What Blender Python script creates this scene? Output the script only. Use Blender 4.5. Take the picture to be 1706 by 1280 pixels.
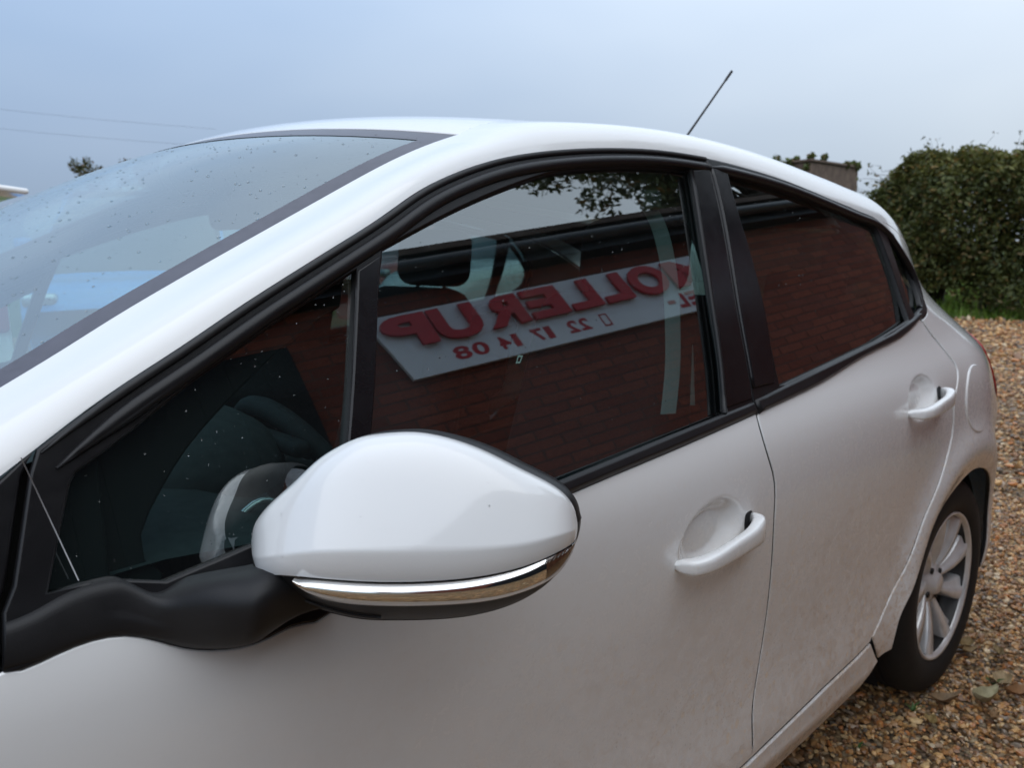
import bpy, bmesh, math, random
import numpy as np
from mathutils import Vector, Matrix
from mathutils.geometry import delaunay_2d_cdt
R = math.radians
for o in list(bpy.data.objects):
    bpy.data.objects.remove(o, do_unlink=True)
scene = bpy.context.scene
COL = scene.collection
rng = np.random.default_rng(7)
random.seed(7)

# ------------------------------------------------------------------ camera
YAW, PITCH, ROLL = R(42.69), R(9.62), R(.81)
fwd = Vector((math.sin(YAW)*math.cos(PITCH), math.cos(YAW)*math.cos(PITCH), -math.sin(PITCH)))
rgt = Vector((math.cos(YAW), -math.sin(YAW), 0))
dwn = fwd.cross(rgt)
r2 = rgt*math.cos(ROLL) + dwn*math.sin(ROLL)
d2 = -rgt*math.sin(ROLL) + dwn*math.cos(ROLL)
cam_d = bpy.data.cameras.new('camera')
cam = bpy.data.objects.new('camera', cam_d)
COL.objects.link(cam)
m = Matrix((( r2.x, -d2.x, -fwd.x, .336), (r2.y, -d2.y, -fwd.y, -1.473), (r2.z, -d2.z, -fwd.z, 1.214), (0, 0, 0, 1)))
cam.matrix_world = m
cam_d.sensor_fit = 'HORIZONTAL'
cam_d.sensor_width = 36
cam_d.lens = 1283.3/1706*36
cam_d.clip_start = .02
cam_d.clip_end = 2000
cam_d.dof.use_dof = True
cam_d.dof.focus_distance = .85
cam_d.dof.aperture_fstop = 9.0
scene.camera = cam

# ------------------------------------------------------------------ world, sun, exposure
SUN_EL, SUN_AZ = R(57), R(-138)          # azimuth measured from +Y towards +X
w = bpy.data.worlds.new('World')
scene.world = w
w.use_nodes = True
nt = w.node_tree
nt.nodes.clear()
def wn(t, **k):
    n = nt.nodes.new(t)
    for a, b in k.items():
        setattr(n, a, b)
    return n
sky = wn('ShaderNodeTexSky', sky_type='NISHITA', sun_disc=False, sun_elevation=SUN_EL, sun_rotation=SUN_AZ,
         air_density=1.0, dust_density=1.2, ozone_density=1.5)
tc = wn('ShaderNodeTexCoord')
mp = wn('ShaderNodeMapping')
mp.inputs['Scale'].default_value = (1.0, 1.0, 2.6)
mp.inputs['Location'].default_value = (.35, .1, .2)
nz = wn('ShaderNodeTexNoise')
nz.inputs['Scale'].default_value = 1.7
nz.inputs['Detail'].default_value = 3
nz.inputs['Roughness'].default_value = .45
cr = wn('ShaderNodeValToRGB')
cr.color_ramp.elements[0].position = .28
cr.color_ramp.elements[0].color = (.150, .222, .340, 1)
cr.color_ramp.elements[1].position = .70
cr.color_ramp.elements[1].color = (.385, .436, .495, 1)
mul = wn('ShaderNodeMix', data_type='RGBA', blend_type='MULTIPLY')
mul.inputs[0].default_value = 1
mul.inputs[7].default_value = (.1, .1, .1, 1)
mx = wn('ShaderNodeMix', data_type='RGBA')
mx.inputs[0].default_value = .96
bg = wn('ShaderNodeBackground')
bg.inputs['Strength'].default_value = 1.0
wo = wn('ShaderNodeOutputWorld')
L = nt.links.new
L(tc.outputs['Generated'], mp.inputs['Vector'])
L(mp.outputs[0], nz.inputs['Vector'])
# the cloud sheet thins towards the right-hand side of the view
dv = wn('ShaderNodeVectorMath', operation='DOT_PRODUCT')
dv.inputs[1].default_value = (.8, -.3, .5)
ma = wn('ShaderNodeMath', operation='MULTIPLY_ADD')
ma.inputs[1].default_value = .34
ma.inputs[2].default_value = .24
mb_ = wn('ShaderNodeMath', operation='MULTIPLY_ADD')
mb_.inputs[1].default_value = .32
mc = wn('ShaderNodeMath', operation='MAXIMUM')
mc.inputs[1].default_value = .36
L(tc.outputs['Generated'], dv.inputs[0])
L(dv.outputs['Value'], ma.inputs[0])
L(nz.outputs[0], mb_.inputs[0])
L(ma.outputs[0], mb_.inputs[2])
L(mb_.outputs[0], mc.inputs[0])
L(mc.outputs[0], cr.inputs[0])
L(sky.outputs[0], mul.inputs[6])
L(mul.outputs[2], mx.inputs[6])
L(cr.outputs[0], mx.inputs[7])
# an overcast sky brightens steadily from the horizon to the zenith
sx = wn('ShaderNodeSeparateXYZ')
up_ = wn('ShaderNodeMapRange')
up_.inputs['From Min'].default_value = 0
up_.inputs['From Max'].default_value = .42
up_.inputs['To Min'].default_value = .56
up_.inputs['To Max'].default_value = 1.26
gm = wn('ShaderNodeVectorMath', operation='SCALE')
L(tc.outputs['Generated'], sx.inputs[0])
L(sx.outputs[2], up_.inputs['Value'])
L(mx.outputs[2], gm.inputs[0])
L(up_.outputs[0], gm.inputs['Scale'])
L(gm.outputs[0], bg.inputs['Color'])
L(bg.outputs[0], wo.inputs['Surface'])

sun_d = bpy.data.lights.new('sun', 'SUN')
sun_d.energy = .85
sun_d.angle = R(95)
sun_d.color = (1, .965, .91)
sun = bpy.data.objects.new('sun', sun_d)
COL.objects.link(sun)
sun.location = (0, 0, 30)
sdir = Vector((math.sin(SUN_AZ)*math.cos(SUN_EL), math.cos(SUN_AZ)*math.cos(SUN_EL), math.sin(SUN_EL)))
sun.rotation_euler = sdir.to_track_quat('Z', 'Y').to_euler()

scene.view_settings.view_transform = 'Standard'
scene.view_settings.look = 'None'
scene.view_settings.exposure = 1.12
scene.view_settings.gamma = 1
scene.render.engine = 'CYCLES'
scene.cycles.use_denoising = True
scene.cycles.max_bounces = 10
scene.cycles.transparent_max_bounces = 24
scene.cycles.sample_clamp_indirect = 6
scene.cycles.caustics_reflective = False
scene.cycles.caustics_refractive = False

# ------------------------------------------------------------------ materials
MATS = {}
class NB:
    def __init__(s, name):
        s.m = bpy.data.materials.new(name)
        s.m.use_nodes = True
        s.t = s.m.node_tree
        s.t.nodes.clear()
        s.out = s.n('ShaderNodeOutputMaterial')
        MATS[name] = s.m
    def n(s, t, **k):
        q = s.t.nodes.new(t)
        for a, b in k.items():
            setattr(q, a, b)
        return q
    def l(s, a, b):
        s.t.links.new(a, b)
    def pos(s, scale=1.0):
        g = s.n('ShaderNodeNewGeometry')
        if scale == 1.0:
            return g.outputs['Position']
        v = s.n('ShaderNodeVectorMath', operation='SCALE')
        s.l(g.outputs['Position'], v.inputs[0])
        v.inputs['Scale'].default_value = scale
        return v.outputs[0]
    def noise(s, scale, detail=3, rough=.5, vec=None, dist=0):
        q = s.n('ShaderNodeTexNoise')
        q.inputs['Scale'].default_value = scale
        q.inputs['Detail'].default_value = detail
        q.inputs['Roughness'].default_value = rough
        q.inputs['Distortion'].default_value = dist
        s.l(vec if vec is not None else s.pos(), q.inputs['Vector'])
        return q.outputs[0]
    def ramp(s, fac, stops):
        q = s.n('ShaderNodeValToRGB')
        e = q.color_ramp.elements
        while len(e) < len(stops):
            e.new(.5)
        for i, (p, c) in enumerate(stops):
            e[i].position = p
            e[i].color = (*c, 1) if not isinstance(c, (int, float)) else (c, c, c, 1)
        s.l(fac, q.inputs[0])
        return q.outputs[0]
    def math(s, op, a, b=None, clamp=False):
        q = s.n('ShaderNodeMath', operation=op)
        q.use_clamp = clamp
        for i, v in enumerate((a, b)):
            if v is None:
                continue
            if isinstance(v, (int, float)):
                q.inputs[i].default_value = v
            else:
                s.l(v, q.inputs[i])
        return q.outputs[0]
    def mix(s, f, a, b, blend='MIX'):
        q = s.n('ShaderNodeMix', data_type='RGBA', blend_type=blend)
        for i, v in ((0, f), (6, a), (7, b)):
            if isinstance(v, (int, float)):
                q.inputs[i].default_value = v
            elif isinstance(v, tuple):
                q.inputs[i].default_value = (*v, 1)
            else:
                s.l(v, q.inputs[i])
        return q.outputs[2]
    def bsdf(s, color=None, rough=.5, metal=0, spec=.5, coat=0, coat_rough=.03, bump=None, bump_d=.001, bump_s=.4, **k):
        p = s.n('ShaderNodeBsdfPrincipled')
        for nm, v in (('Base Color', color), ('Roughness', rough), ('Metallic', metal)):
            if v is None:
                continue
            if isinstance(v, tuple):
                p.inputs[nm].default_value = (*v, 1)
            elif isinstance(v, (int, float)):
                p.inputs[nm].default_value = v
            else:
                s.l(v, p.inputs[nm])
        p.inputs['Specular IOR Level'].default_value = spec
        p.inputs['Coat Weight'].default_value = coat
        p.inputs['Coat Roughness'].default_value = coat_rough
        for a, b in k.items():
            p.inputs[a.replace('_', ' ')].default_value = b
        if bump is not None:
            bn = s.n('ShaderNodeBump')
            bn.inputs['Strength'].default_value = bump_s
            bn.inputs['Distance'].default_value = bump_d
            s.l(bump, bn.inputs['Height'])
            s.l(bn.outputs[0], p.inputs['Normal'])
        s.l(p.outputs[0], s.out.inputs['Surface'])
        return p

def simple(name, color, rough=.5, var=.12, scale=30, **k):
    b = NB(name)
    nzv = b.noise(scale, 4)
    c1 = tuple(c*(1-var) for c in color)
    c2 = tuple(min(1, c*(1+var)) for c in color)
    b.bsdf(b.ramp(nzv, [(.3, c1), (.7, c2)]), rough, **k)
    return b.m

def paint(name, color, dirt=True, dirt_col=(.53, .395, .28)):
    b = NB(name)
    pos = b.pos()
    sep = b.n('ShaderNodeSeparateXYZ')
    b.l(pos, sep.inputs[0])
    if dirt:
        low = b.math('SUBTRACT', 1.0, b.math('DIVIDE', b.math('SUBTRACT', sep.outputs[2], .20), .74), clamp=True)
        # spray thrown up behind the front wheel: heavier towards the back of the car
        back = b.math('DIVIDE', b.math('SUBTRACT', sep.outputs[0], .5), 1.3, clamp=True)
        amt = b.math('MULTIPLY', low, b.math('ADD', .08, b.math('MULTIPLY', back, .92)))
        blot = b.ramp(b.noise(4.5, 6, .68, pos, .8), [(.32, .40), (.66, 1.0)])
        film = b.ramp(b.noise(55, 6, .78, pos, .6), [(.42, .12), (.60, 1.0)])
        f = b.math('MULTIPLY', b.math('MULTIPLY', amt, blot), film)
        f = b.math('MULTIPLY', f, 1.1, clamp=True)
        # dried mud specks, in drifts
        vor = b.n('ShaderNodeTexVoronoi')
        vor.inputs['Scale'].default_value = 70
        vor.inputs['Randomness'].default_value = 1.0
        b.l(pos, vor.inputs['Vector'])
        sel = b.n('ShaderNodeSeparateColor'); b.l(vor.outputs['Color'], sel.inputs[0])
        dot = b.math('LESS_THAN', vor.outputs['Distance'], b.math('MULTIPLY', sel.outputs[0], .42))
        drift = b.ramp(b.noise(7, 4, .65, pos, 1.2), [(.46, 0.0), (.62, 1.0)])
        sp = b.math('MULTIPLY', b.math('MULTIPLY', dot, drift), b.math('MULTIPLY', amt, 1.3), clamp=True)
        vor2 = b.n('ShaderNodeTexVoronoi')
        vor2.inputs['Scale'].default_value = 120
        b.l(pos, vor2.inputs['Vector'])
        sel2 = b.n('ShaderNodeSeparateColor'); b.l(vor2.outputs['Color'], sel2.inputs[0])
        rad2 = b.math('SUBTRACT', b.math('MULTIPLY', sel2.outputs[1], .55), .27)
        dk = b.math('MULTIPLY', b.math('LESS_THAN', vor2.outputs['Distance'], rad2), b.math('MULTIPLY', b.math('MULTIPLY', amt, blot), .8))
        # wiped arcs in the film
        wv = b.n('ShaderNodeTexWave', wave_type='RINGS')
        wv.inputs['Scale'].default_value = 9; wv.inputs['Distortion'].default_value = 14; wv.inputs['Detail'].default_value = 3; wv.inputs['Detail Scale'].default_value = 2.2
        b.l(pos, wv.inputs['Vector'])
        arc = b.math('MULTIPLY', b.ramp(wv.outputs['Fac'], [(.78, 0.0), (.95, 1.0)]), b.math('MULTIPLY', b.math('MULTIPLY', amt, drift), .4))
        col = b.mix(f, color, dirt_col)
        col = b.mix(arc, col, (.40, .27, .17))
        col = b.mix(sp, col, (.78, .66, .52))
        col = b.mix(dk, col, (.27, .19, .13))
        rgh = b.math('ADD', .24, b.math('MULTIPLY', f, .5))
        p = b.bsdf(col, rgh, coat=1.0, coat_rough=.04)
        ct = b.math('SUBTRACT', 1.0, b.math('MULTIPLY', f, 1.1), clamp=True)
        b.l(ct, p.inputs['Coat Weight'])
        b.l(b.math('ADD', .06, b.math('MULTIPLY', f, .6)), p.inputs['Coat Roughness'])
    else:
        b.bsdf(color, .22, coat=1.0, coat_rough=.03)
    return b.m

paint('paint_white', (.80, .80, .795))
paint('paint_white_far', (.78, .79, .80), False)
paint('paint_blue', (.05, .28, .66), False)
paint('paint_red', (.42, .05, .04), False)

def plastic(name, col, rough, spots=True):
    b = NB(name)
    pos = b.pos()
    dust = b.ramp(b.noise(18, 5, .65, pos, .4), [(.35, 0.0), (.75, 1.0)])
    c = b.mix(b.math('MULTIPLY', dust, .35), col, tuple(x*1.5+.008 for x in col))
    r = b.math('ADD', rough, b.math('MULTIPLY', dust, .12))
    b.bsdf(c, r, spec=.34, bump=b.noise(900, 2, .5, pos), bump_d=.0006, bump_s=.16)
plastic('plastic_black', (.009, .0088, .0100), .34)
plastic('plastic_grain', (.011, .0108, .0120), .46)
plastic('plastic_frame', (.007, .0068, .0080), .30)
plastic('plastic_gloss', (.008, .0075, .009), .12)
simple('rubber_and_gap_shade', (.010, .010, .011), .55)
simple('tyre_rubber', (.008, .0078, .0075), .75, .3, 60)
simple('dark_void', (.004, .004, .004), .9)
simple('alloy', (.70, .69, .675), .28, .12, 25, metal=.35)
simple('alloy_dark', (.035, .034, .033), .4, .2, 12, metal=.6)
simple('chrome', (.86, .85, .83), .07, .03, 40, metal=1.0)
simple('silver_trim', (.55, .56, .57), .25, .05, 40, metal=.8)
simple('interior_dark', (.026, .027, .029), .7, .2, 80, spec=.12)
simple('interior_grey', (.050, .053, .055), .75, .15, 60, spec=.12)
simple('seat_cloth', (.020, .020, .023), .85, .25, 300)
simple('belt_webbing', (.40, .42, .41), .55, .05, 200)
simple('headliner', (.12, .12, .12), .9, .05, 60)
simple('frit', (.085, .080, .098), .30, .1, 60)
simple('white_label', (.75, .74, .70), .5, .02)
simple('sign_white', (.80, .81, .82), .35, .03, 3)
simple('sign_red', (.50, .018, .022), .35, .08, 8)
simple('fascia_black', (.010, .010, .011), .45, .2, 8)
simple('gutter_grey', (.045, .047, .05), .35, .15, 5)
simple('red_lens', (.32, .012, .012), .12, .1, 60)
simple('amber_dark', (.075, .035, .02), .10, .3, 200, coat=1.0)
simple('plate_dark', (.02, .02, .02), .4)
simple('cable', (.03, .03, .035), .5)

def glass(name, tint, f0, rough=0.0, extra=0.0, haze_col=None):
    b = NB(name)
    g = b.n('ShaderNodeNewGeometry')
    d = b.n('ShaderNodeVectorMath', operation='DOT_PRODUCT')
    b.l(g.outputs['Normal'], d.inputs[0])
    b.l(g.outputs['Incoming'], d.inputs[1])
    c = b.math('ABSOLUTE', d.outputs['Value'])
    k = b.math('POWER', b.math('SUBTRACT', 1.0, c, True), 4.0)
    f = b.math('ADD', f0, b.math('MULTIPLY', k, 1-f0), True)
    tr = b.n('ShaderNodeBsdfTransparent')
    tr.inputs[0].default_value = (*tint, 1)
    gl = b.n('ShaderNodeBsdfGlossy')
    gl.inputs['Roughness'].default_value = rough
    gl.inputs['Color'].default_value = (.93, .98, .98, 1)
    m1 = b.n('ShaderNodeMixShader')
    b.l(f, m1.inputs[0]); b.l(tr.outputs[0], m1.inputs[1]); b.l(gl.outputs[0], m1.inputs[2])
    last = m1.outputs[0]
    if extra:
        df = b.n('ShaderNodeBsdfDiffuse')
        df.inputs[0].default_value = (*(haze_col or (.5, .5, .5)), 1)
        film = b.ramp(b.noise(6, 4, .6), [(.3, extra*.5), (.7, extra*1.4)])
        m2 = b.n('ShaderNodeMixShader')
        b.l(film, m2.inputs[0]); b.l(last, m2.inputs[1]); b.l(df.outputs[0], m2.inputs[2])
        last = m2.outputs[0]
    b.l(last, b.out.inputs['Surface'])
    return b.m
glass('glass_side', (.56, .76, .74), .225, extra=.004)
glass('glass_privacy', (.24, .31, .30), .28, extra=.003)
glass('glass_screen', (.66, .86, .86), .30, extra=.045, haze_col=(.55, .66, .68))  # pale diffuse colour stands in for water film and sky-reflection haze
glass('glass_far', (.10, .12, .12), .10)
glass('lens_clear', (.9, .88, .85), .08)
b = NB('water')
b.bsdf((1, 1, 1), .02, Transmission_Weight=1.0, IOR=1.33)

def vcol_mat(name, rough, trans=0.0, spec=.4, bump=0):
    b = NB(name)
    a = b.n('ShaderNodeAttribute', attribute_name='tint')
    n1 = b.noise(160, 3, .6)
    col = b.mix(1.0, a.outputs['Color'], b.ramp(n1, [(.25, (.65, .65, .65)), (.75, (1.2, 1.17, 1.12))]), 'MULTIPLY')
    p = b.bsdf(col, rough, spec=spec)
    if trans:
        t = b.n('ShaderNodeBsdfTranslucent')
        b.l(col, t.inputs[0])
        mxs = b.n('ShaderNodeMixShader')
        mxs.inputs[0].default_value = trans
        b.l(p.outputs[0], mxs.inputs[1]); b.l(t.outputs[0], mxs.inputs[2])
        b.l(mxs.outputs[0], b.out.inputs['Surface'])
    return b.m
vcol_mat('stone', .38, spec=.6)
vcol_mat('leaf', .5, .3)
vcol_mat('brick_tint', .85)
simple('bark', (.06, .048, .036), .9, .4, 30)
simple('mortar', (.13, .052, .034), .95, .15, 60)

# gravel sheet under the loose stones
b = NB('gravel_bed')
pos = b.pos()
v = b.n('ShaderNodeTexVoronoi'); v.inputs['Scale'].default_value = 55
b.l(pos, v.inputs['Vector'])
hue = b.n('ShaderNodeSeparateColor'); b.l(v.outputs['Color'], hue.inputs[0])
c = b.ramp(hue.outputs[0], [(0, (.18, .10, .042)), (.3, (.38, .235, .105)), (.6, (.50, .345, .18)), (.8, (.62, .48, .30)), (1, (.27, .19, .125))])
big = b.ramp(b.noise(.8, 4, .6, pos), [(.3, (.75, .72, .68)), (.7, (1.1, 1.08, 1.05))])
c = b.mix(1.0, c, big, 'MULTIPLY')
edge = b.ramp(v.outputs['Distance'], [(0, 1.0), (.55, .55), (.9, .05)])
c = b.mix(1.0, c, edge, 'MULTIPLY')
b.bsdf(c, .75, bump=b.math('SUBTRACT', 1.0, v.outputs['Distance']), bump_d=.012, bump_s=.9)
b = NB('soil_grass')
pos = b.pos()
c = b.ramp(b.noise(3, 6, .65, pos), [(.3, (.035, .06, .012)), (.55, (.06, .11, .02)), (.75, (.12, .13, .04))])
b.bsdf(c, .95, bump=b.noise(40, 4, .6, pos), bump_d=.03, bump_s=.8)
b = NB('roof_tile')
pos = b.pos()
c = b.ramp(b.noise(7, 5, .6, pos), [(.3, (.07, .045, .035)), (.7, (.15, .105, .08))])
b.bsdf(c, .9)
del b

# ------------------------------------------------------------------ mesh helpers
GEO = {}
def link(o, parent=None):
    COL.objects.link(o)
    if parent is not None:
        o.parent = parent
        wmat = Matrix.Identity(4)
        q = parent
        while q is not None:
            wmat = q.matrix_basis @ wmat if q.parent is None else (q.matrix_parent_inverse @ q.matrix_basis) @ wmat
            q = q.parent
        o.matrix_parent_inverse = wmat.inverted()
    return o
def new(name, V, F, mat, parent=None, smooth=True, N=None, keep=True):
    me = bpy.data.meshes.new(name)
    me.from_pydata([tuple(map(float, v)) for v in V], [], [tuple(map(int, f)) for f in F])
    if mat:
        me.materials.append(MATS[mat] if isinstance(mat, str) else mat)
    if smooth:
        me.polygons.foreach_set('use_smooth', [True]*len(me.polygons))
    me.update()
    if N is not None:
        me.normals_split_custom_set_from_vertices([tuple(map(float, n)) for n in N])
    o = bpy.data.objects.new(name, me)
    link(o, parent)
    if keep:
        GEO[o] = (np.array(V, float), F, None if N is None else np.array(N, float), mat, smooth)
    return o
def fast(name, V, F, mat, parent=None, tint=None, smooth=False):
    V = np.ascontiguousarray(V, dtype=np.float32); F = np.ascontiguousarray(F, dtype=np.int32)
    me = bpy.data.meshes.new(name)
    me.vertices.add(len(V)); me.vertices.foreach_set('co', V.ravel())
    k = F.shape[1]
    me.loops.add(F.size); me.loops.foreach_set('vertex_index', F.ravel())
    me.polygons.add(len(F)); me.polygons.foreach_set('loop_start', np.arange(len(F), dtype=np.int32)*k)
    try:
        me.polygons.foreach_set('loop_total', np.full(len(F), k, dtype=np.int32))
    except Exception:
        pass
    me.materials.append(MATS[mat])
    me.polygons.foreach_set('use_smooth', np.full(len(F), bool(smooth)))
    me.update(calc_edges=True)
    me.validate()
    if tint is not None:
        a = me.attributes.new('tint', 'FLOAT_COLOR', 'POINT')
        c4 = np.ones((len(V), 4), dtype=np.float32); c4[:, :3] = tint
        a.data.foreach_set('color', c4.ravel())
    o = bpy.data.objects.new(name, me)
    return link(o, parent)
def empty(name, loc, label=None, cat=None, group=None, rz=0):
    o = bpy.data.objects.new(name, None)
    o.location = loc
    o.rotation_euler = (0, 0, rz)
    o.empty_display_size = .1
    COL.objects.link(o)
    tag(o, label, cat, group)
    return o
def tag(o, label=None, cat=None, group=None, kind=None):
    for k, v in (('label', label), ('category', cat), ('group', group), ('kind', kind)):
        if v:
            o[k] = v
    return o
def mirror(o, parent=None, name=None):
    V, F, N, mat, sm = GEO[o]
    V = V*np.array([1, -1, 1])
    if N is not None:
        N = N*np.array([1, -1, 1])
    q = new(name or o.name.split('.')[0], V, [tuple(reversed(f)) for f in F], mat, parent, sm, N)
    set_dark(q, DARK.get(o))
    return q
def spl(xs, ys):
    xs = np.array(xs, float); ys = np.array(ys, float); n = len(xs); h = np.diff(xs)
    A = np.zeros((n, n)); b = np.zeros(n); A[0, 0] = A[-1, -1] = 1
    for i in range(1, n-1):
        A[i, i-1] = h[i-1]; A[i, i] = 2*(h[i-1]+h[i]); A[i, i+1] = h[i]
        b[i] = 3*((ys[i+1]-ys[i])/h[i]-(ys[i]-ys[i-1])/h[i-1])
    c = np.linalg.solve(A, b); B = (ys[1:]-ys[:-1])/h-h*(2*c[:-1]+c[1:])/3; d = np.diff(c)/(3*h)
    def f(x):
        x = np.asarray(x, float); i = np.clip(np.searchsorted(xs, x)-1, 0, n-2); t = x-xs[i]
        r = ys[i]+B[i]*t+c[i]*t*t+d[i]*t**3
        se = B[-1]+2*c[-2]*h[-1]+3*d[-1]*h[-1]**2
        r = np.where(x < xs[0], ys[0]+B[0]*(x-xs[0]), r)
        return np.where(x > xs[-1], ys[-1]+se*(x-xs[-1]), r)
    return f
def crv(pts, step=.02):
    """centripetal-ish Catmull-Rom through 2D/3D points, resampled"""
    P = np.array(pts, float)
    if len(P) < 3:
        n = max(2, int(np.linalg.norm(P[-1]-P[0])/step)+1)
        return [tuple(P[0]+(P[-1]-P[0])*t) for t in np.linspace(0, 1, n)]
    s = np.concatenate([[0], np.cumsum(np.sqrt(np.maximum(np.linalg.norm(np.diff(P, axis=0), axis=1), 1e-6)))])
    fs = [spl(s, P[:, k]) for k in range(P.shape[1])]
    n = max(len(P), int(np.linalg.norm(np.diff(P, axis=0), axis=1).sum()/step)+1)
    # uniform in arc length
    tt = np.linspace(0, s[-1], n*8); Q = np.stack([f(tt) for f in fs], 1)
    a = np.concatenate([[0], np.cumsum(np.linalg.norm(np.diff(Q, axis=0), axis=1))])
    u = np.linspace(0, a[-1], n)
    return [tuple(np.interp(x, a, Q[:, k]) for k in range(P.shape[1])) for x in u]
def dedupe(poly, eps=.0015):
    o = []
    for p_ in poly:
        if not o or math.hypot(p_[0]-o[-1][0], p_[1]-o[-1][1]) > eps:
            o.append(p_)
    if math.hypot(o[0][0]-o[-1][0], o[0][1]-o[-1][1]) < eps:
        o.pop()
    return o
def densify(poly, step):
    o = []
    n = len(poly)
    for i in range(n):
        a, b = poly[i], poly[(i+1) % n]
        k = max(1, int(math.hypot(b[0]-a[0], b[1]-a[1])/step))
        for j in range(k):
            t = j/k
            o.append((a[0]+(b[0]-a[0])*t, a[1]+(b[1]-a[1])*t))
    return o
def area(P):
    P = np.array(P); x, y = P[:, 0], P[:, 1]
    return .5*np.sum(x*np.roll(y, -1)-np.roll(x, -1)*y)
def inside(P, Q):
    """P (n,2) points, Q polygon"""
    P = np.asarray(P); Q = np.asarray(Q); r = np.zeros(len(P), bool)
    x, y = P[:, 0], P[:, 1]
    j = len(Q)-1
    for i in range(len(Q)):
        xi, yi = Q[i]; xj, yj = Q[j]
        if yi != yj:
            r ^= ((yi > y) != (yj > y)) & (x < (xj-xi)*(y-yi)/(yj-yi)+xi)
        j = i
    return r
def inset(poly, e):
    P = np.array(poly); n = len(P)
    t = np.roll(P, -1, 0)-np.roll(P, 1, 0)
    t /= np.linalg.norm(t, axis=1)[:, None]+1e-12
    nr = np.stack([-t[:, 1], t[:, 0]], 1)   # left = inside for CCW
    return [tuple(q) for q in P+nr*e], nr
DARK = {}
def set_dark(o, idx):
    if not idx:
        return
    o.data.materials.append(MATS['rubber_and_gap_shade'])  # deep flange coloured dark to stand in for shade in the gap
    for i in idx:
        o.data.polygons[i].material_index = 1
    DARK[o] = idx
def panel(name, outline, S, mat, parent=None, res=.03, off=0.0, holes=(), bev=.003, depth=.012, extra=None, side=-1, sheet=False):
    """a sheet-metal style panel on the surface y = -S(x,z), with rolled edges"""
    out = dedupe(outline)
    if area(out) < 0:
        out = out[::-1]
    out = densify(out, res)
    hs = []
    for h in holes:
        h = dedupe(h)
        if area(h) > 0:
            h = h[::-1]
        hs.append(densify(h, res))
    loops = []
    for lp in [out]+hs:
        if sheet:
            loops.append((lp, lp, None))
        else:
            ins, nr = inset(lp, bev)
            loops.append((ins, lp, nr))
    pts = []; edges = []
    for ins, lp, nr in loops:
        b0 = len(pts); k = len(ins)
        pts += ins
        edges += [(b0+i, b0+(i+1) % k) for i in range(k)]
    A = np.array(out); lo, hi = A.min(0), A.max(0)
    gx, gz = np.meshgrid(np.arange(lo[0], hi[0], res), np.arange(lo[1], hi[1], res*.9))
    gx[1::2] += res/2
    G = np.stack([gx.ravel(), gz.ravel()], 1)
    if extra is not None:
        G = np.concatenate([G, extra])
    ok = inside(G, loops[0][0])
    for q in loops[1:]:
        ok &= ~inside(G, q[0])
    G = G[ok]
    B = np.array(pts)
    if len(G):
        d = np.full(len(G), 9.)
        for q in B:
            d = np.minimum(d, (G[:, 0]-q[0])**2+(G[:, 1]-q[1])**2)
        G = G[d > (res*.35 if extra is None else .003)**2]
    vv = [Vector(q) for q in pts]+[Vector(q) for q in G]
    r = delaunay_2d_cdt(vv, edges, [], 0, 1e-6)
    V2 = np.array([(q.x, q.y) for q in r[0]]); F = [tuple(f) for f in r[2]]
    cen = np.array([V2[list(f)].mean(0) for f in F])
    ok = inside(cen, loops[0][0])
    for q in loops[1:]:
        ok &= ~inside(cen, q[0])
    F = [f for f, k in zip(F, ok) if k]
    def n3(P):
        e = 4e-4
        wx = (S(P[:, 0]+e, P[:, 1])-S(P[:, 0]-e, P[:, 1]))/(2*e)
        wz = (S(P[:, 0], P[:, 1]+e)-S(P[:, 0], P[:, 1]-e))/(2*e)
        N = -np.stack([wx, np.ones(len(P)), wz], 1)
        return N/np.linalg.norm(N, axis=1)[:, None]
    def p3(P, o):
        return np.stack([P[:, 0], -S(P[:, 0], P[:, 1]), P[:, 1]], 1)+n3(P)*o
    V = p3(V2, off); N = n3(V2)
    # orient faces to -y
    F2 = []
    for f in F:
        a, b, c = (V2[i] for i in f[:3])
        cr_ = (b[0]-a[0])*(c[1]-a[1])-(b[1]-a[1])*(c[0]-a[0])
        F2.append(f if cr_ > 0 else tuple(reversed(f)))
    V = list(map(tuple, V)); N = list(map(tuple, N)); dark = []
    if not sheet:
        for ins, lp, nr in loops:
            P = np.array(lp); I = np.array(ins); k = len(P)
            sn = n3(P)
            on = -np.stack([nr[:, 0], np.zeros(k), nr[:, 1]], 1)
            rings = [(p3(I, off), n3(I)), (p3(P*.3+I*.7, off-bev*.12), None), (p3(P*.75+I*.25, off-bev*.5), None), (p3(P, off-bev*1.1), None), (p3(P, off-depth), None)]
            nb = [sn, sn*.85+on*.5, sn*.6+on*.8, sn*.25+on, on]
            base = len(V)
            for (q, _), n_ in zip(rings, nb):
                n_ = n_/np.linalg.norm(n_, axis=1)[:, None]
                V += list(map(tuple, q)); N += list(map(tuple, n_))
            for rI in range(4):
                for i in range(k):
                    a = base+rI*k+i; b = base+rI*k+(i+1) % k
                    F2.append((a, a+k, b+k, b))
                    if rI == 3:
                        dark.append(len(F2)-1)
    o = new(name, V, F2, mat, parent, True, N)
    set_dark(o, dark)
    return o
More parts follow.
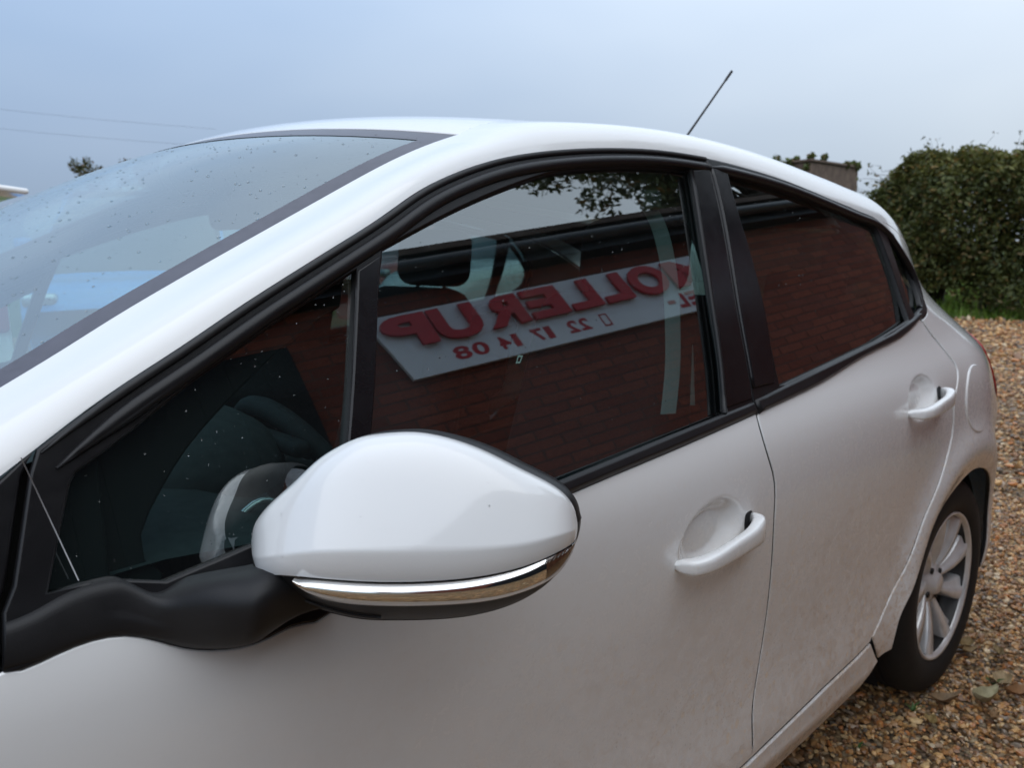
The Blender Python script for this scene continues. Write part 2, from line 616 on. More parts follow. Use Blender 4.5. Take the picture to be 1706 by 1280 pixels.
def grid(name, P, mat, parent=None, smooth=True, flip=False, close_u=False, close_v=False, caps=False):
    P = np.array(P, float); nu, nv = P.shape[:2]
    F = []
    for i in range(nu if close_u else nu-1):
        for j in range(nv if close_v else nv-1):
            a, b, c, d = i*nv+j, ((i+1) % nu)*nv+j, ((i+1) % nu)*nv+(j+1) % nv, i*nv+(j+1) % nv
            F.append((d, c, b, a) if flip else (a, b, c, d))
    if caps:
        f0 = tuple(range(nv)); f1 = tuple((nu-1)*nv+j for j in range(nv))
        F += ([f0, tuple(reversed(f1))] if flip else [tuple(reversed(f0)), f1])
    return new(name, P.reshape(-1, 3), F, mat, parent, smooth)
def tube(name, pts, r, mat, parent=None, n=8, closed=False, flat=1.0, up=(0, 0, 1)):
    P = np.array(pts, float); k = len(P)
    rs = np.broadcast_to(np.array(r, float), (k,))
    T_ = np.gradient(P, axis=0)
    if closed:
        T_ = np.roll(P, -1, 0)-np.roll(P, 1, 0)
    T_ /= np.linalg.norm(T_, axis=1)[:, None]+1e-12
    u = np.array(up, float)
    S1 = np.cross(T_, u); nrm_ = np.linalg.norm(S1, axis=1); S1[nrm_ < 1e-4] = (1, 0, 0)
    S1 /= np.linalg.norm(S1, axis=1)[:, None]
    S2 = np.cross(S1, T_)
    a = np.linspace(0, 2*math.pi, n, endpoint=False)
    G = P[:, None]+rs[:, None, None]*(S1[:, None]*np.cos(a)[None, :, None]*flat+S2[:, None]*np.sin(a)[None, :, None])
    return grid(name, G, mat, parent, close_u=closed, close_v=True, caps=not closed, flip=True)
def rbox(name, c, s, mat, parent=None, bev=.02, seg=3, rot=(0, 0, 0), taper=None):
    bm = bmesh.new()
    bmesh.ops.create_cube(bm, size=1)
    for v in bm.verts:
        v.co = Vector((v.co.x*s[0], v.co.y*s[1], v.co.z*s[2]))
        if taper and v.co.z > 0:
            v.co.x *= taper[0]; v.co.y *= taper[1]
    bv = min(bev, min(s)*.49)
    if bv > 0:
        bmesh.ops.bevel(bm, geom=bm.edges[:], offset=bv, segments=seg, profile=.5, affect='EDGES')
    from mathutils import Euler
    M_ = Matrix.Translation(c) @ Euler(rot).to_matrix().to_4x4()
    V = [tuple(M_ @ v.co) for v in bm.verts]
    bm.verts.index_update()
    F = [tuple(v.index for v in f.verts) for f in bm.faces]
    bm.free()
    return new(name, V, F, mat, parent, seg > 1)
def lathe(name, prof, mat, parent=None, n=40, c=(0, 0, 0), axis='y', smooth=True):
    """prof: list of (radius, along)"""
    a = np.linspace(0, 2*math.pi, n, endpoint=False)
    P = []
    for r, h in prof:
        if axis == 'y':
            P.append(np.stack([c[0]+r*np.cos(a), np.full(n, c[1]+h), c[2]+r*np.sin(a)], 1))
        else:
            P.append(np.stack([c[0]+r*np.cos(a), c[1]+r*np.sin(a), np.full(n, c[2]+h)], 1))
    return grid(name, np.array(P), mat, parent, smooth, close_v=True, flip=(axis == 'y'))

# ------------------------------------------------------------------ ground
def quad_sheet(name, x0, x1, y0, y1, z, mat, n=1):
    xs = np.linspace(x0, x1, n+1); ys = np.linspace(y0, y1, n+1)
    P = [[(x, y, z) for y in ys] for x in xs]
    return grid(name, P, mat, None, False)
tag(quad_sheet('ground', -500, 500, -500, 500, -.012, 'soil_grass', 8), 'mossy green grassland around the gravel yard', kind='structure')
gv = quad_sheet('gravel_yard', -9, 15.2, -6, 13, -.004, 'gravel_bed', 4)
tag(gv, 'ochre gravel yard the cars stand on', kind='structure')

def rand_rot(n):
    q = rng.normal(size=(n, 4)); q /= np.linalg.norm(q, axis=1)[:, None]
    w_, x, y, z = q.T
    return np.stack([np.stack([1-2*(y*y+z*z), 2*(x*y-z*w_), 2*(x*z+y*w_)], 1),
                     np.stack([2*(x*y+z*w_), 1-2*(x*x+z*z), 2*(y*z-x*w_)], 1),
                     np.stack([2*(x*z-y*w_), 2*(y*z+x*w_), 1-2*(x*x+y*y)], 1)], 1)
ph = (1+5**.5)/2
ICO = np.array([(-1, ph, 0), (1, ph, 0), (-1, -ph, 0), (1, -ph, 0), (0, -1, ph), (0, 1, ph), (0, -1, -ph), (0, 1, -ph), (ph, 0, -1), (ph, 0, 1), (-ph, 0, -1), (-ph, 0, 1)])/math.sqrt(1+ph*ph)
ICF = np.array([(0, 11, 5), (0, 5, 1), (0, 1, 7), (0, 7, 10), (0, 10, 11), (1, 5, 9), (5, 11, 4), (11, 10, 2), (10, 7, 6), (7, 1, 8), (3, 9, 4), (3, 4, 2), (3, 2, 6), (3, 6, 8), (3, 8, 9), (4, 9, 5), (2, 4, 11), (6, 2, 10), (8, 6, 7), (9, 8, 1)])
PAL = np.array([(.30, .155, .065), (.44, .25, .11), (.52, .34, .17), (.60, .45, .27), (.20, .11, .06), (.34, .26, .20), (.70, .60, .47), (.22, .195, .18), (.48, .21, .08), (.12, .08, .05), (.40, .25, .14)])
def stones(name, XY, size, zoff, tintmul=1.0):
    n = len(XY)
    sz = size*np.exp(np.clip(rng.normal(0, .36, n), -.8, .75))
    sc = np.stack([sz*rng.uniform(.8, 1.4, n), sz*rng.uniform(.7, 1.1, n), sz*rng.uniform(.45, .8, n)], 1)
    base = ICO[None]*(1+rng.uniform(-.34, .26, (n, 12, 1)))
    P = base*sc[:, None]
    Rm = rand_rot(n)
    tilt = rng.uniform(0, 2*math.pi, n)
    ca, sa = np.cos(tilt), np.sin(tilt)
    Z = np.zeros(n); O1 = np.ones(n)
    Rz = np.stack([np.stack([ca, -sa, Z], 1), np.stack([sa, ca, Z], 1), np.stack([Z, Z, O1], 1)], 1)
    mixm = rng.random(n) < .4
    Rm[~mixm] = Rz[~mixm]
    P = np.einsum('nij,nkj->nki', Rm, P)
    P += np.stack([XY[:, 0], XY[:, 1], zoff+sz*rng.uniform(.15, .9, n)], 1)[:, None]
    F = (ICF[None]+(np.arange(n)*12)[:, None, None]).reshape(-1, 3)
    t = PAL[rng.choice(len(PAL), n, p=np.array([14, 15, 13, 9, 12, 8, 4, 6, 7, 7, 8])/103.)]*rng.uniform(.75, 1.2, (n, 1))*np.array([1.2, 1.1, .92])*tintmul
    return tag(fast(name, P.reshape(-1, 3), F, 'stone', None, np.repeat(t, 12, 0)), 'loose ochre and brown pebbles covering the yard', kind='stuff')
def region(n, x0, x1, y0, y1):
    return np.stack([rng.uniform(x0, x1, n), rng.uniform(y0, y1, n)], 1)
near = region(54000, 1.3, 4.6, -1.75, .2)
mid = region(22000, 4.2, 9.5, -1.2, 2.6)
far_ = region(8000, 9.0, 15.0, .2, 4.8)
stones('gravel_pebbles', np.concatenate([near]), .0058, -.003)
stones('gravel_pebbles', np.concatenate([mid]), .0112, -.003)
stones('gravel_pebbles', np.concatenate([far_]), .021, -.003)
# yard around the front of the car and towards the wall
stones('gravel_pebbles', np.concatenate([region(9000, -1.6, 1.4, -2.6, .8), region(4500, 1.3, 5.0, -2.6, -1.7)]), .012, -.003)

# ------------------------------------------------------------------ leaves
def leaf_mesh(name, P, size, tint, parent=None, mat='leaf', up=None, kind=None, long=1.5):
    n = len(P)
    Rm = rand_rot(n)
    s = size*rng.uniform(.6, 1.35, n)
    base = np.array([(-.5, 0, 0), (0, -.36, .07), (.55, 0, -.05), (0, .36, .07)])*np.array([long, 1, 1])
    Q = np.einsum('nij,kj->nki', Rm, base)*s[:, None, None]+P[:, None]
    F = np.arange(n*4).reshape(n, 4)
    o = fast(name, Q.reshape(-1, 3), F, mat, parent, np.repeat(tint, 4, 0))
    if kind:
        o['kind'] = kind
    return o
def greens(n, lo, hi, alt=None, pa=.1):
    t = rng.random((n, 1))
    c = np.array(lo)*(1-t)+np.array(hi)*t
    if alt is not None:
        k = rng.random(n) < pa
        c[k] = np.array(alt)*rng.uniform(.7, 1.3, (k.sum(), 1))
    return c

# ------------------------------------------------------------------ brick building behind the camera (seen mirrored in the windows)
WO = np.array([1.2, -3.0]); WT = np.array([math.cos(R(15)), math.sin(R(15))]); WN = np.array([-WT[1], WT[0]])   # WN points to the car
def wp(s, d, z):
    q = WO+WT*s+WN*d
    return (q[0], q[1], z)
S0, S1 = -4.2, 7.8
hx = wp((S0+S1)/2, -2.5, 0)
house = empty('brick_building', hx, 'red brick building with dark eaves and gutter, mirrored in the car windows', 'building')
def slab(name, s0, s1, d0, d1, z0, z1, mat, parent):
    V = [wp(s, d, z) for z in (z0, z1) for d in (d0, d1) for s in (s0, s1)]
    F = [(0, 2, 3, 1), (4, 5, 7, 6), (0, 1, 5, 4), (1, 3, 7, 5), (3, 2, 6, 7), (2, 0, 4, 6)]
    return new(name, V, F, mat, parent, False)
wall = slab('wall', S0, S1, -5, -.006, 0, 2.66, 'mortar', house)
b = NB('brick_single')
oi = b.n('ShaderNodeObjectInfo')
c_ = b.ramp(oi.outputs['Random'], [(0, (.185, .040, .019)), (.35, (.23, .052, .025)), (.7, (.26, .064, .031)), (1, (.205, .052, .029))])
b.bsdf(b.mix(1.0, c_, b.ramp(b.noise(60, 4, .6), [(.25, (.7, .7, .7)), (.75, (1.2, 1.15, 1.1))]), 'MULTIPLY'), .85)
BV = [(-.114, -.02, -.027), (.114, -.02, -.027), (-.114, -.0042, -.027), (.114, -.0042, -.027), (-.114, -.02, .027), (.114, -.02, .027), (-.114, -.0042, .027), (.114, -.0042, .027)]
BF = [(0, 2, 3, 1), (4, 5, 7, 6), (0, 1, 5, 4), (1, 3, 7, 5), (3, 2, 6, 7), (2, 0, 4, 6)]
bme = bpy.data.meshes.new('brick'); bme.from_pydata(BV, [], BF); bme.materials.append(MATS['brick_single'])
rest = []
cand = []
course = 0
z = .045
while z < 2.63:
    s = S0+.12+(.12 if course % 2 else 0)
    while s < S1-.12:
        cand.append((s, z)); s += .24
    course += 1; z += .066
vis = [q for q in cand if 1.05 < q[0] < 4.6 and .95 < q[1] < 2.05]
vis.sort(key=lambda q: (q[0]-2.0)**2*.6+(q[1]-1.8)**2*2)
vs = set(vis[:300])
ang = R(15)
for q in cand:
    j = random.uniform(-.001, .001)
    if q in vs:
        o = bpy.data.objects.new('brick', bme)
        o.location = wp(q[0], j, q[1]); o.rotation_euler = (0, 0, ang)
        link(o, wall)
    else:
        rest.append((q[0], q[1], j))
V = np.array([[wp(s+v[0], j+v[1], z+v[2]) for v in BV] for s, z, j in rest]).reshape(-1, 3)
F = (np.array(BF)[None]+(np.arange(len(rest))*8)[:, None, None]).reshape(-1, 4)
bt = np.array([(.185, .040, .019), (.23, .052, .025), (.26, .064, .031), (.205, .052, .029)])[rng.integers(0, 4, len(rest))]*rng.uniform(.92, 1.08, (len(rest), 1))
tag(fast('bricks', V, F, 'brick_tint', wall, np.repeat(bt, 8, 0)), kind='stuff')
slab('soffit', S0-.3, S1+.3, -.2, .10, 2.66, 2.69, 'fascia_black', house)
slab('fascia', S0-.3, S1+.3, .10, .12, 2.65, 2.85, 'fascia_black', house)
# half-round gutter
gp = [wp(s, .165, 2.745) for s in np.linspace(S0-.3, S1+.3, 12)]
tube('gutter', gp, .042, 'gutter_grey', house, 12)
# pitched roof
V = [wp(S0-.35, .15, 2.90), wp(S1+.35, .15, 2.90), wp(S1+.35, -2.6, 3.85), wp(S0-.35, -2.6, 3.85), wp(S1+.35, -5.4, 2.90), wp(S0-.35, -5.4, 2.90)]
V2_ = [(a, b_, c2-.05) for a, b_, c2 in V]
new('roof', V+V2_, [(0, 1, 2, 3), (3, 2, 4, 5), (6, 9, 8, 7), (9, 11, 10, 8), (0, 6, 7, 1), (5, 4, 10, 11)], 'roof_tile', house, False)

# added dark boarded panel that turns the quarter light's reflection black
bd0, bd1 = -1.9, .66
dr = slab('added_dark_panel', bd0, bd1, .010, .03, .02, 2.42, 'dark_void', house)
nb = 16
for i in range(nb):
    w0 = bd0+(bd1-bd0)*i/nb
    slab('dark_panel_board', w0+.001, w0+(bd1-bd0)/nb-.001, .031, .045, .04, 2.40, 'dark_void', dr)
# sign with raised letters
sign = empty('shop_sign', wp(2.3, .01, 2.03), 'long white sign with raised red letters, mirrored in the front window', 'sign')
poly = [(1.154, 2.022), (1.07, 2.488), (3.56, 2.488), (3.48, 2.022)]
V = [wp(s, .012, z) for s, z in poly]+[wp(s, .036, z) for s, z in poly]
new('board', V, [(0, 1, 2, 3), (7, 6, 5, 4), (0, 4, 5, 1), (1, 5, 6, 2), (2, 6, 7, 3), (3, 7, 4, 0)], 'sign_white', sign, False)
def glyph(ch, s_hi, s_lo, z0, z1, d, thick, name='letter', bold=.03, mat='sign_red'):
    """text reads from large s to small s when you face the wall"""
    cu = bpy.data.curves.new('t', 'FONT'); cu.body = ch; cu.size = 1; cu.extrude = .5; cu.offset = bold
    cu.resolution_u = 4
    to = bpy.data.objects.new('t', cu); COL.objects.link(to)
    dg = bpy.context.evaluated_depsgraph_get()
    me = bpy.data.meshes.new_from_object(to.evaluated_get(dg))
    bpy.data.objects.remove(to, do_unlink=True)
    P = np.array([v.co[:] for v in me.vertices]); lo, hi = P.min(0), P.max(0)
    Q = (P-lo)/(hi-lo)
    for v, q in zip(me.vertices, Q):
        v.co = wp(s_hi+(s_lo-s_hi)*q[0], d+thick*q[2], z0+(z1-z0)*q[1])
    me.materials.clear(); me.materials.append(MATS[mat])
    me.update()
    o = bpy.data.objects.new(name, me)
    return link(o, sign)
Lz = (2.222, 2.452)
for ch, a, b_ in (('P', 1.36, 1.115), ('U', 1.607, 1.372), ('R', 1.85, 1.63), ('E', 2.09, 1.872), ('L', 2.305, 2.115), ('L', 2.525, 2.335), ('O', 2.83, 2.555), ('M', 3.25, 2.858)):
    dz = .012 if ch in 'OU' else 0
    glyph(ch, a, b_, Lz[0]-dz, Lz[1]+(dz if ch == 'O' else 0), .052, .02, bold=.045)
for grp, hi_, lo_ in (('22', 2.155, 2.02), ('17', 1.948, 1.81), ('14', 1.757, 1.627), ('08', 1.57, 1.393)):
    md = (hi_+lo_)/2
    glyph(grp[0], hi_-(.02 if grp[0] == '1' else 0), md+(.012 if grp[0] == '1' else .006), 2.078, 2.172, .0365, .002, 'digit', .03)
    glyph(grp[1], md-.004, lo_, 2.078, 2.172, .0365, .002, 'digit', .03)
for ch, a, b_ in (('E', 2.985, 2.888), ('L', 2.868, 2.795)):
    glyph(ch, a, b_, 2.07, 2.19, .0365, .004, 'letter', .04)
glyph('-', 2.778, 2.722, 2.118, 2.146, .0365, .004, 'letter', .02)
# little phone outline
ic = [(2.318, 2.178), (2.318, 2.088), (2.268, 2.088), (2.268, 2.178)]
t_ = .006
V = []; F = []
for (s0_, s1_, z0_, z1_) in ((2.235, 2.285, 2.160, 2.168), (2.235, 2.285, 2.070, 2.082), (2.235, 2.242, 2.082, 2.160), (2.278, 2.285, 2.082, 2.160)):
    k = len(V)
    V += [wp(s0_, .0385, z0_), wp(s1_, .0385, z0_), wp(s1_, .0385, z1_), wp(s0_, .0385, z1_), wp(s0_, .0362, z0_), wp(s1_, .0362, z0_), wp(s1_, .0362, z1_), wp(s0_, .0362, z1_)]
    F += [(k, k+1, k+2, k+3), (k, k+4, k+5, k+1), (k+1, k+5, k+6, k+2), (k+2, k+6, k+7, k+3), (k+3, k+7, k+4, k)]
new('phone_icon', V, F, 'sign_red', sign, False)

# ------------------------------------------------------------------ trees, hedge, far walls
def branch(p0, p1, r0, r1, wob=.08, k=6):
    p0 = np.array(p0, float); p1 = np.array(p1, float); Lh = np.linalg.norm(p1-p0)
    ts = np.linspace(0, 1, k)
    P = p0+(p1-p0)*ts[:, None]+rng.normal(0, wob*Lh*.25, (k, 3))*np.sin(ts*math.pi)[:, None]
    return P, r0+(r1-r0)*ts
def join_tubes(name, lst, mat, parent, n=5):
    VV = []; FF = []
    for P, r in lst:
        T_ = np.gradient(P, axis=0); T_ /= np.linalg.norm(T_, axis=1)[:, None]+1e-9
        u = np.array((.31, .77, .12)); S1_ = np.cross(T_, u); S1_ /= np.linalg.norm(S1_, axis=1)[:, None]+1e-9; S2_ = np.cross(S1_, T_)
        a = np.linspace(0, 2*math.pi, n, endpoint=False)
        G = P[:, None]+np.asarray(r)[:, None, None]*(S1_[:, None]*np.cos(a)[None, :, None]+S2_[:, None]*np.sin(a)[None, :, None])
        b0 = sum(len(q) for q in VV); k = len(P)
        VV.append(G.reshape(-1, 3))
        for i in range(k-1):
            for j in range(n):
                FF.append((b0+i*n+j, b0+i*n+(j+1) % n, b0+(i+1)*n+(j+1) % n, b0+(i+1)*n+j))
    return new(name, np.concatenate(VV), FF, mat, parent, True, keep=False)
def clumps(n, centers, radii):
    k = rng.integers(0, len(centers), n)
    d = rng.normal(size=(n, 3)); d /= np.linalg.norm(d, axis=1)[:, None]
    r = rng.random(n)**.45
    return centers[k]+d*r[:, None]*radii[k]

# tree over the brick building (mirrored in the windows)
tb = (10.0, -2.7)
tr_ = empty('garden_tree', (tb[0], tb[1], 0), 'leafy tree overhanging the brick building roof, mirrored at the top of the front window', 'tree')
cc = []
br = [branch((tb[0], tb[1], 0), (tb[0]-.2, tb[1]+.1, 4.6), .19, .12)]
for i in range(26):
    e = np.array([7.55+rng.normal(0, .72), -3.25+rng.normal(0, .42), 5.75+rng.normal(0, .6)])
    e[2] = max(e[2], 4.8)
    br.append(branch((tb[0]-.15, tb[1]+.05, rng.uniform(3.6, 5.0)), e, .05, .007, .25))
    for j in range(5):
        e2 = e+rng.normal(0, .36, 3)
        br.append(branch(e*.8+np.array([tb[0], tb[1], 4.8])*.2, e2, .012, .003, .4, 5))
        cc.append(e2)
cc = np.array(cc)
join_tubes('trunk', br, 'bark', tr_)
leaf_mesh('crown', clumps(9500, cc, np.full((len(cc), 1), .30)), .080, greens(9500, (.035, .05, .012), (.10, .12, .03), (.20, .12, .03), .12), tr_)

# hedge by the lane
hr = empty('garden_hedge', (16.4, 1.2, 0), 'tall clipped dark green hedge with bare trunks at its foot, beyond the car', 'hedge')
def hedge_pts(n, x0, x1, y0, y1, z0, z1, low):
    c = region(n, 0, 1, 0, 1)
    u = rng.random((n, 3))
    # keep mostly near the surface
    P = u.copy()
    face = rng.random(n)
    dep = rng.random(n)**2.2*.35
    P[face < .5, 0] = dep[face < .5]
    k = (face >= .5) & (face < .78); P[k, 2] = 1-dep[k]*.8
    k = (face >= .78) & (face < .9); P[k, 1] = 1-dep[k]*.3
    X = np.stack([x0+(x1-x0)*P[:, 0], y0+(y1-y0)*P[:, 1], z0+(z1-z0)*P[:, 2]], 1)
    # rounded shoulders and lumps
    top = np.clip((X[:, 2]-(z1-.9))/.9, 0, 1)
    X[:, 1] -= (top**2)*.6*np.clip((X[:, 1]-(y1-1.2))/1.2, 0, 1)
    X[:, 0] += (top**2)*.35*np.clip(((x0+.9)-X[:, 0])/.9, 0, 1)
    lump = np.sin(X[:, 1]*2.3+X[:, 2]*1.7)*.16+np.sin(X[:, 1]*5.1-X[:, 2]*3.3)*.10+np.sin(X[:, 1]*9.7+X[:, 2]*7.1)*.05
    X[:, 0] += lump
    X[:, 2] += (np.sin(X[:, 1]*1.9+.6)*.09+np.sin(X[:, 1]*6.3)*.05+np.sin(X[:, 1]*11+X[:, 0]*5)*.04)*top+rng.normal(0, .05, n)
    keep = rng.random(n) < np.clip((X[:, 2]-z0)/low, .10, 1)
    return X[keep]
HP = hedge_pts(105000, 15.1, 17.2, -5.5, 4.85, .05, 2.78, .45)
gapz = np.sin(HP[:, 1]*3.1)*np.sin(HP[:, 1]*1.3+HP[:, 2]*2.2)
HP = HP[(HP[:, 2] > .95) | (gapz < .62)]
tintH = greens(len(HP), (.040, .056, .015), (.14, .16, .045), (.20, .15, .055), .12)
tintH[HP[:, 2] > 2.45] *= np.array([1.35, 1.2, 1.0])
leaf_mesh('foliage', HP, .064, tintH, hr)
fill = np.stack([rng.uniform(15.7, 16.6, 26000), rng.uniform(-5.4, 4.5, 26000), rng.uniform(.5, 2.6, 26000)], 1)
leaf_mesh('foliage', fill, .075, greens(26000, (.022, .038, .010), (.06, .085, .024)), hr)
for i in range(16):
    y_ = rng.uniform(-5, 4.5); x_ = rng.uniform(15.8, 16.6)
    bl = [branch((x_, y_, 0), (x_+rng.normal(0, .15), y_+rng.normal(0, .25), 1.5), .075, .04)]
    p0_ = bl[0][0]
    for j in range(4):
        k_ = rng.integers(2, 5)
        bl.append(branch(p0_[k_], (x_+rng.normal(0, .5), y_+rng.normal(0, .6), rng.uniform(1.4, 2.6)), .03, .01, .3))
    join_tubes('trunk', bl, 'bark', hr)
tw = []
for i in range(90):
    y_ = rng.uniform(-5, 4.3); x_ = rng.uniform(15.4, 17)
    tw.append(branch((x_, y_, 2.6), (x_+rng.normal(0, .1), y_+rng.normal(0, .14), 2.85+rng.uniform(.05, .28)), .008, .002, .2, 4))
for i in range(26):
    z_ = rng.uniform(1.6, 2.6)
    tw.append(branch((15.8, 4.4, z_), (15.8+rng.normal(0, .3), 4.75+rng.uniform(.1, .55), z_+rng.uniform(0, .35)), .008, .002, .3, 5))
tag(join_tubes('twigs', tw, 'bark', hr, 4), kind='stuff')
TP = np.concatenate([P[[-1, -1, -2]]+rng.normal(0, .025, (3, 3)) for P, r in tw])
leaf_mesh('twig_leaves', TP, .06, greens(len(TP), (.05, .06, .015), (.11, .12, .035), (.2, .13, .05), .2), hr)

# grass and ground ivy at the hedge foot
n = 26000
G = np.stack([15.0+rng.random(n)*3.2+rng.normal(0, .12, n), rng.uniform(-6, 5.5, n), np.zeros(n)], 1)
h = rng.uniform(.06, .26, n)*(1+.6*np.sin(G[:, 1]*4)*np.sin(G[:, 0]*5)); a = rng.uniform(0, 6.28, n); lean = rng.normal(0, .07, (n, 2))
w_ = .012
V = np.stack([G+np.stack([np.cos(a)*w_, np.sin(a)*w_, np.zeros(n)], 1), G-np.stack([np.cos(a)*w_, np.sin(a)*w_, np.zeros(n)], 1), G+np.stack([lean[:, 0], lean[:, 1], h], 1)], 1).reshape(-1, 3)
V[:, 2] -= .01
F = np.arange(n*3).reshape(n, 3)
tag(fast('grass_verge', V, F, 'leaf', None, np.repeat(greens(n, (.09, .19, .025), (.22, .34, .05), (.25, .22, .08), .1), 3, 0)), 'bright green grass growing along the foot of the hedge', 'grass', kind='stuff')
n = 15000
G = np.stack([rng.uniform(18, 34, n), rng.uniform(-4, 12, n), np.zeros(n)], 1)
h = rng.uniform(.15, .4, n); a = rng.uniform(0, 6.28, n); lean = rng.normal(0, .1, (n, 2)); w_ = .05
V = np.stack([G+np.stack([np.cos(a)*w_, np.sin(a)*w_, np.zeros(n)], 1), G-np.stack([np.cos(a)*w_, np.sin(a)*w_, np.zeros(n)], 1), G+np.stack([lean[:, 0], lean[:, 1], h], 1)], 1).reshape(-1, 3)
V[:, 2] -= .01
tag(fast('meadow_grass', V, np.arange(n*3).reshape(n, 3), 'leaf', None, np.repeat(greens(n, (.10, .18, .03), (.22, .30, .06)), 3, 0)), 'pale green meadow grass seen through gaps under the hedge', 'grass', kind='stuff')

# ivy-topped outbuilding and dark board fence
ob = empty('brick_outbuilding', (19.6, 9.6, 0), 'brown brick outbuilding with ivy creeping over its flat top, behind the car roof', 'building')
rbox('wall', (19.6, 10.5, 1.63), (2.6, 6.0, 3.26), 'roof_tile', ob, .02, 1)
rbox('coping', (19.6, 10.5, 3.29), (2.7, 6.1, .06), 'roof_tile', ob, .01, 1)
ic_ = np.array([[x_, y_, 3.3+abs(rng.normal(0, .05))] for x_, y_ in ((20.8, 7.5), (20.6, 7.5), (20.2, 7.5), (19, 7.5), (18.4, 7.55), (18.35, 7.9), (18.3, 8.4), (18.3, 9.2), (18.3, 10.0))])
ir = np.array([.12, .10, .08, .08, .10, .10, .13, .16, .16])[:, None]
IV = clumps(700, ic_, ir)
iv2 = np.array([[18.27, y_, z_] for y_, z_ in zip(rng.uniform(7.5, 10, 40), rng.uniform(2.2, 3.3, 40))])
IV = np.concatenate([IV, clumps(900, iv2, np.full((40, 1), .1))])
leaf_mesh('ivy', IV, .075, greens(len(IV), (.05, .07, .015), (.13, .17, .04), (.2, .14, .06), .15), ob)
fn = empty('board_fence', (17.4, 6.2, 0), 'low dark board fence between hedge and outbuilding', 'fence')
for i in range(14):
    rbox('board', (17.6, 4.7+i*.155, 1.08), (.03, .148, 2.16), 'fascia_black', fn, .004, 1)
rbox('rail', (17.64, 5.7, 1.7), (.04, 2.2, .09), 'fascia_black', fn, .004, 1)

# distant tree top behind the windscreen
dt = empty('bare_tree', (6.1, 18.0, 0), 'small half-bare tree peeping over the windscreen', 'tree')
br = [branch((6.1, 18, 0), (6.0, 18, 2.2), .09, .05)]
ce = []
for i in range(30):
    e = np.array([rng.uniform(5.2, 7.3), 18+rng.normal(0, .4), 0])
    e[2] = 3.0+.28*((e[0]-5.2)/2.1)+rng.uniform(-.55, .25)
    br.append(branch((6.0, 18, rng.uniform(1.4, 2.2)), e, .03, .006, .3))
    ce.append(e)
for i in range(8):
    e = np.array([5.45+rng.normal(0, .1), 18+rng.normal(0, .2), 3.14+rng.uniform(-.1, .2)]); ce.append(e)
join_tubes('trunk', br, 'bark', dt)
ce = np.array(ce)
leaf_mesh('crown', clumps(1900, ce, np.full((len(ce), 1), .16)), .055, greens(1900, (.04, .05, .02), (.10, .10, .04), (.16, .1, .05), .25), dt)

# overhead cables
for i, (a_, b_) in enumerate((((-6, 42, 9.3), (16, 36, 7.25)), ((-6, 42, 8.5), (16, 36, 6.45)))):
    a_ = np.array(a_, float); b_ = np.array(b_, float)
    ts = np.linspace(0, 1, 24)[:, None]
    P = a_+(b_-a_)*ts; P[:, 2] -= .5*(np.sin(ts[:, 0]*math.pi))
    tag(tube('overhead_cable', P, .0045, 'cable', None, 5), ('upper' if i == 0 else 'lower')+' of two thin overhead cables in the sky above the windscreen', 'cable', 'overhead cables')

